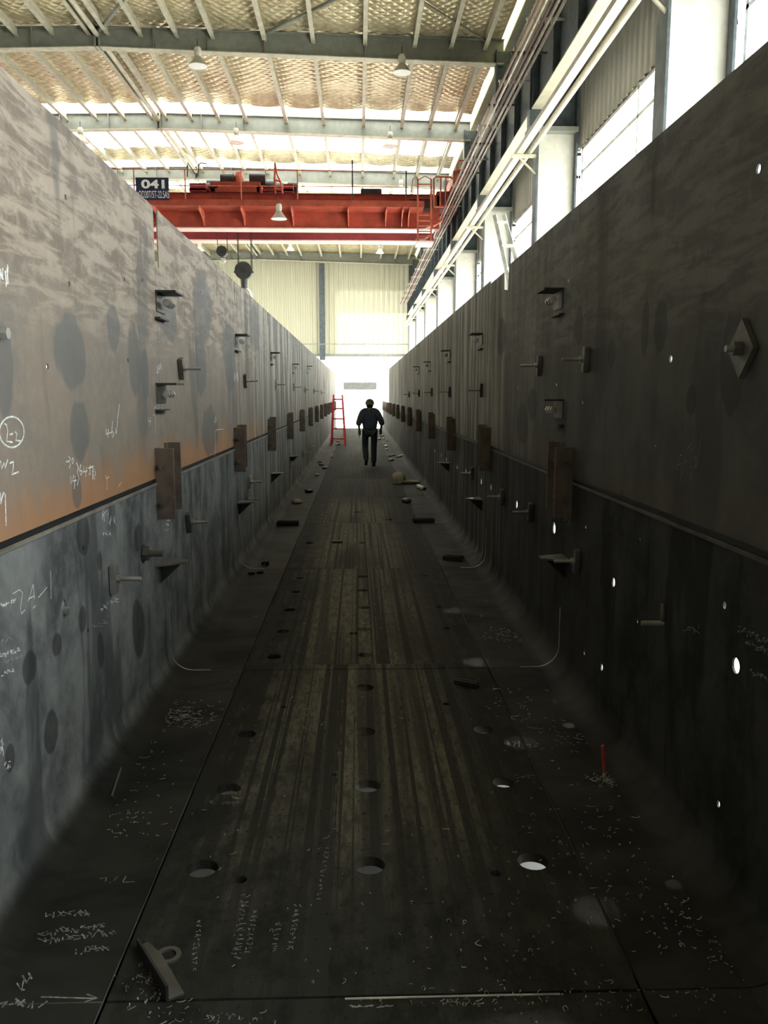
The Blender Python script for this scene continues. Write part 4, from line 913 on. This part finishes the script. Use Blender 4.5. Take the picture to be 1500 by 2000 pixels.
# ------------------------------------------------------------------ loose things on the floor
def fl(x, y): return at(x, y, 2, 0)
p = fl(1180, 1515); t = thing('marker_rod', 'thin red rod standing upright on the floor by the right wall', 'rod', p)
top = at(1177, 1456, 1, p.y); MB().cyl(p+Vector((0, 0, .018)), Vector((top.x, p.y, top.z)), .0085, 10).done('red_shaft', 'redrod', t); MB().cyl(p, p+Vector((0, 0, .02)), .010, 10, .006).done('tip', 'edge', t)
p = fl(329, 1868); m_ = MB(); m_.lathe((p.x, p.y, 0), [(.026, 0), (.042, 0), (.042, .008), (.026, .008), (.026, 0)], 22); tag(m_.done('flat_washer', 'clamp', None, (p.x, p.y, 0)), 'flat ring washer lying beside the angle iron offcut', 'washer')
p = fl(318, 1925); t = thing('angle_offcut', 'short rusty angle iron offcut lying in the front left', 'steel offcut', (p.x, p.y, 0))
a, b = fl(330, 1958), fl(283, 1872); a = a+Vector((0, 0, .003)); b = b+Vector((0, 0, .003)); d_ = (b-a).normalized(); s_ = Vector((d_.y, -d_.x, 0))
m_ = MB(); m_.shell([(0, 0), (.07, 0), (.07, .22), (.045, .30), (0, .30)], [], lambda u, v, tt: a+s_*u*.7+d_*v+Vector((0, 0, tt)), .008); m_.done('flat_leg', 'clamp', t)
m_ = MB(); m_.shell([(0, .0), (.055, .0), (.035, .30), (0, .30)], [], lambda u, v, tt: a+s_*tt+d_*v+Vector((0, 0, u)), -.008); m_.done('upright_leg', 'dark', t)
a, b = fl(218, 1558)+Vector((0, 0, .008)), fl(250, 1462)+Vector((0, 0, .008)); t = thing('welding_rod', 'thin steel rod lying along the floor by the left wall', 'rod', a); MB().cyl(a, b, .006, 8).done('rod', 'clamp', t); MB().cyl(a, a+(a-b).normalized()*.02, .012, 10).done('end_cap', 'dark', t)
def block(x0, x1, y, h, dep, lab, nm2='steel_block', mat='dark', rot=0, cat='steel offcut', lip=True):
    a, b = fl(x0, y), fl(x1, y); c = (a+b)/2; L = (b-a).length/2; m_ = MB()
    m_.box(-L, L, -dep/2, dep/2, 0, .008)
    m_.box(-L, L, -dep/2, -dep/2+.01, 0, h)
    if lip: m_.box(-L*.96, L*.96, dep/2-.01, dep/2, 0, h*.9)
    bmesh.ops.rotate(m_.bm, verts=m_.bm.verts, cent=(0, 0, 0), matrix=Matrix.Rotation(rot, 3, 'Z')); bmesh.ops.translate(m_.bm, verts=m_.bm.verts, vec=c)
    tag(m_.done(nm2, mat, None, (c.x, c.y, 0)), lab, cat)
block(541, 584, 1026, .07, .14, 'dark channel offcut lying on the floor by the left wall', 'channel_offcut')
block(806, 848, 1020, .06, .14, 'dark channel offcut on the floor opposite the left one', 'channel_offcut', rot=.1)
block(866, 905, 1093, .05, .12, 'dark channel offcut lying near the second right joint', 'channel_offcut', rot=-.3)
block(648, 669, 1060, .03, .06, 'small pale flat bar lying on the floor past the third joint', 'flat_bar', 'clamp', 0)
block(512, 524, 1105, .05, .06, 'small upright offcut beside the two nuts by the left wall', 'angle_offcut', rot=1.2)
block(888, 935, 1338, .03, .05, 'dark bar lying diagonally right of the near floor joint', 'flat_bar', 'dark', rot=-.5)
for i, (x, y) in enumerate(((491, 1122), (508, 1120))):
    c = fl(x, y); m_ = MB(); m_.lathe((c.x, c.y, 0), [(.018, 0), (.035, 0), (.035, .03), (.018, .03), (.018, 0)], 6); tag(m_.done('hex_nut', 'dark', None, (c.x, c.y, 0)), 'dark nut lying on the floor by the left wall, %s of two' % ('left' if i == 0 else 'right'), 'nut', 'nuts by the left wall')
def lump(pxy, sx, sy, sz, mat, name, lab, cat, seed, group=None):
    c = fl(*pxy); m_ = MB(); bmesh.ops.create_icosphere(m_.bm, subdivisions=4, radius=1); rnd = random.Random(seed)
    ph = [(Vector((rnd.uniform(-1, 1), rnd.uniform(-1, 1), rnd.uniform(-1, 1)))*rnd.uniform(2, 6), rnd.uniform(0, 6)) for _ in range(9)]
    for v in m_.bm.verts:
        n_ = v.co.copy(); f_ = 1+sum(math.sin(n_.dot(k)+o_)*.05 for k, o_ in ph)
        v.co = Vector((c.x+n_.x*sx*f_, c.y+n_.y*sy*f_, max(0, (n_.z*f_+.72)*sz/1.7)))
    return tag(m_.done(name, mat, None, (c.x, c.y, 0), smooth=True), lab, cat, group)
lump((778, 944), .15, .18, .24, 'sack', 'crumpled_sack', 'crumpled pale sack on the floor in front of the walker', 'sack', 3)
lump((803, 945), .20, .10, .09, 'sack', 'cloth_strip', 'pale cloth trailing from the crumpled sack toward the right wall', 'cloth', 8)
lump((785, 893), .10, .14, .08, 'sack', 'rag_bundle', 'pale rag bundle on the floor right of the walker', 'rag', 12)
c = fl(825, 958); t = thing('plastic_tube', 'white tube end lying against the foot of the right wall', 'tube', (c.x, c.y, 0)); MB().cyl((c.x-.06, c.y+.35, .05), (c.x+.03, c.y, .04), .038, 14).done('tube', 'tube', t); MB().cyl((c.x+.03, c.y, .04), (c.x+.045, c.y-.05, .04), .03, 12).done('cap', 'dark', t)
rnd = random.Random(5)
for i in range(26):
    s_ = rnd.choice((-1, 1)); y = rnd.uniform(13, 42); x = (XL+.32 if s_ < 0 else XR-.34)+rnd.uniform(-.15, .25)*(-s_); r = rnd.uniform(.03, .09)
    m_ = MB(); bmesh.ops.create_icosphere(m_.bm, subdivisions=2, radius=1)
    for v in m_.bm.verts: v.co = Vector((x+v.co.x*r*rnd.uniform(.8, 1.2), y+v.co.y*r*1.5, max(0, (v.co.z+.6)*r*.6)))
    tag(m_.done('debris_lump', rnd.choice(('dark', 'dark', 'clamp', 'sack')), None, (x, y, 0)), 'small lump of rubbish on the far floor by the %s wall' % ('left' if s_ < 0 else 'right'), 'rubbish', 'rubbish by the %s wall' % ('left' if s_ < 0 else 'right'))
# swarf: curled metal shavings
m_ = MB()
def curl(c, s):
    a = rnd.uniform(0, 6.28); tr_ = rnd.uniform(1.2, 4.5); pts = []
    for i in range(5): t_ = i/4; pts.append(c+Vector((math.cos(a+tr_*t_)*s+t_*s*.7, math.sin(a+tr_*t_)*s, .002+.004*math.sin(t_*3))))
    m_.tube(pts, .0012*rnd.uniform(.7, 1.3), 3, False)
for (x, y, w_, h_, n) in ((340, 1395, 130, 40, 240), (275, 1430, 50, 40, 110), (235, 1500, 150, 90, 45), (250, 1600, 120, 70, 45), (1195, 1525, 90, 20, 110), (1090, 1440, 110, 60, 50), (1010, 1240, 110, 24, 130), (1130, 1620, 250, 150, 70), (1200, 1750, 260, 140, 60), (1440, 1830, 130, 110, 140), (1150, 1950, 500, 50, 90), (1330, 1800, 160, 90, 50), (300, 1930, 120, 60, 60), (420, 1990, 200, 20, 40), (960, 1860, 260, 160, 40), (700, 1700, 700, 400, 60), (450, 1560, 60, 30, 14), (690, 1300, 500, 200, 60), (1000, 1380, 120, 60, 30), (880, 1960, 200, 14, 30)):
    for _ in range(n):
        q = fl(x+rnd.gauss(0, w_/3.2), y+rnd.gauss(0, h_/3.2)+rnd.choice((-1, 0, 1))*h_*.2)
        if XL+RF < q.x < XR-RF and q.y > .5: curl(q, rnd.choice((.5, .7, 1, 1.6))*rnd.uniform(.003, .010)*min(1.6, q.y/3.2))
tag(m_.done('metal_swarf', 'swarf'), 'bright curled metal shavings scattered over the trough floor', 'swarf', None, 'stuff')
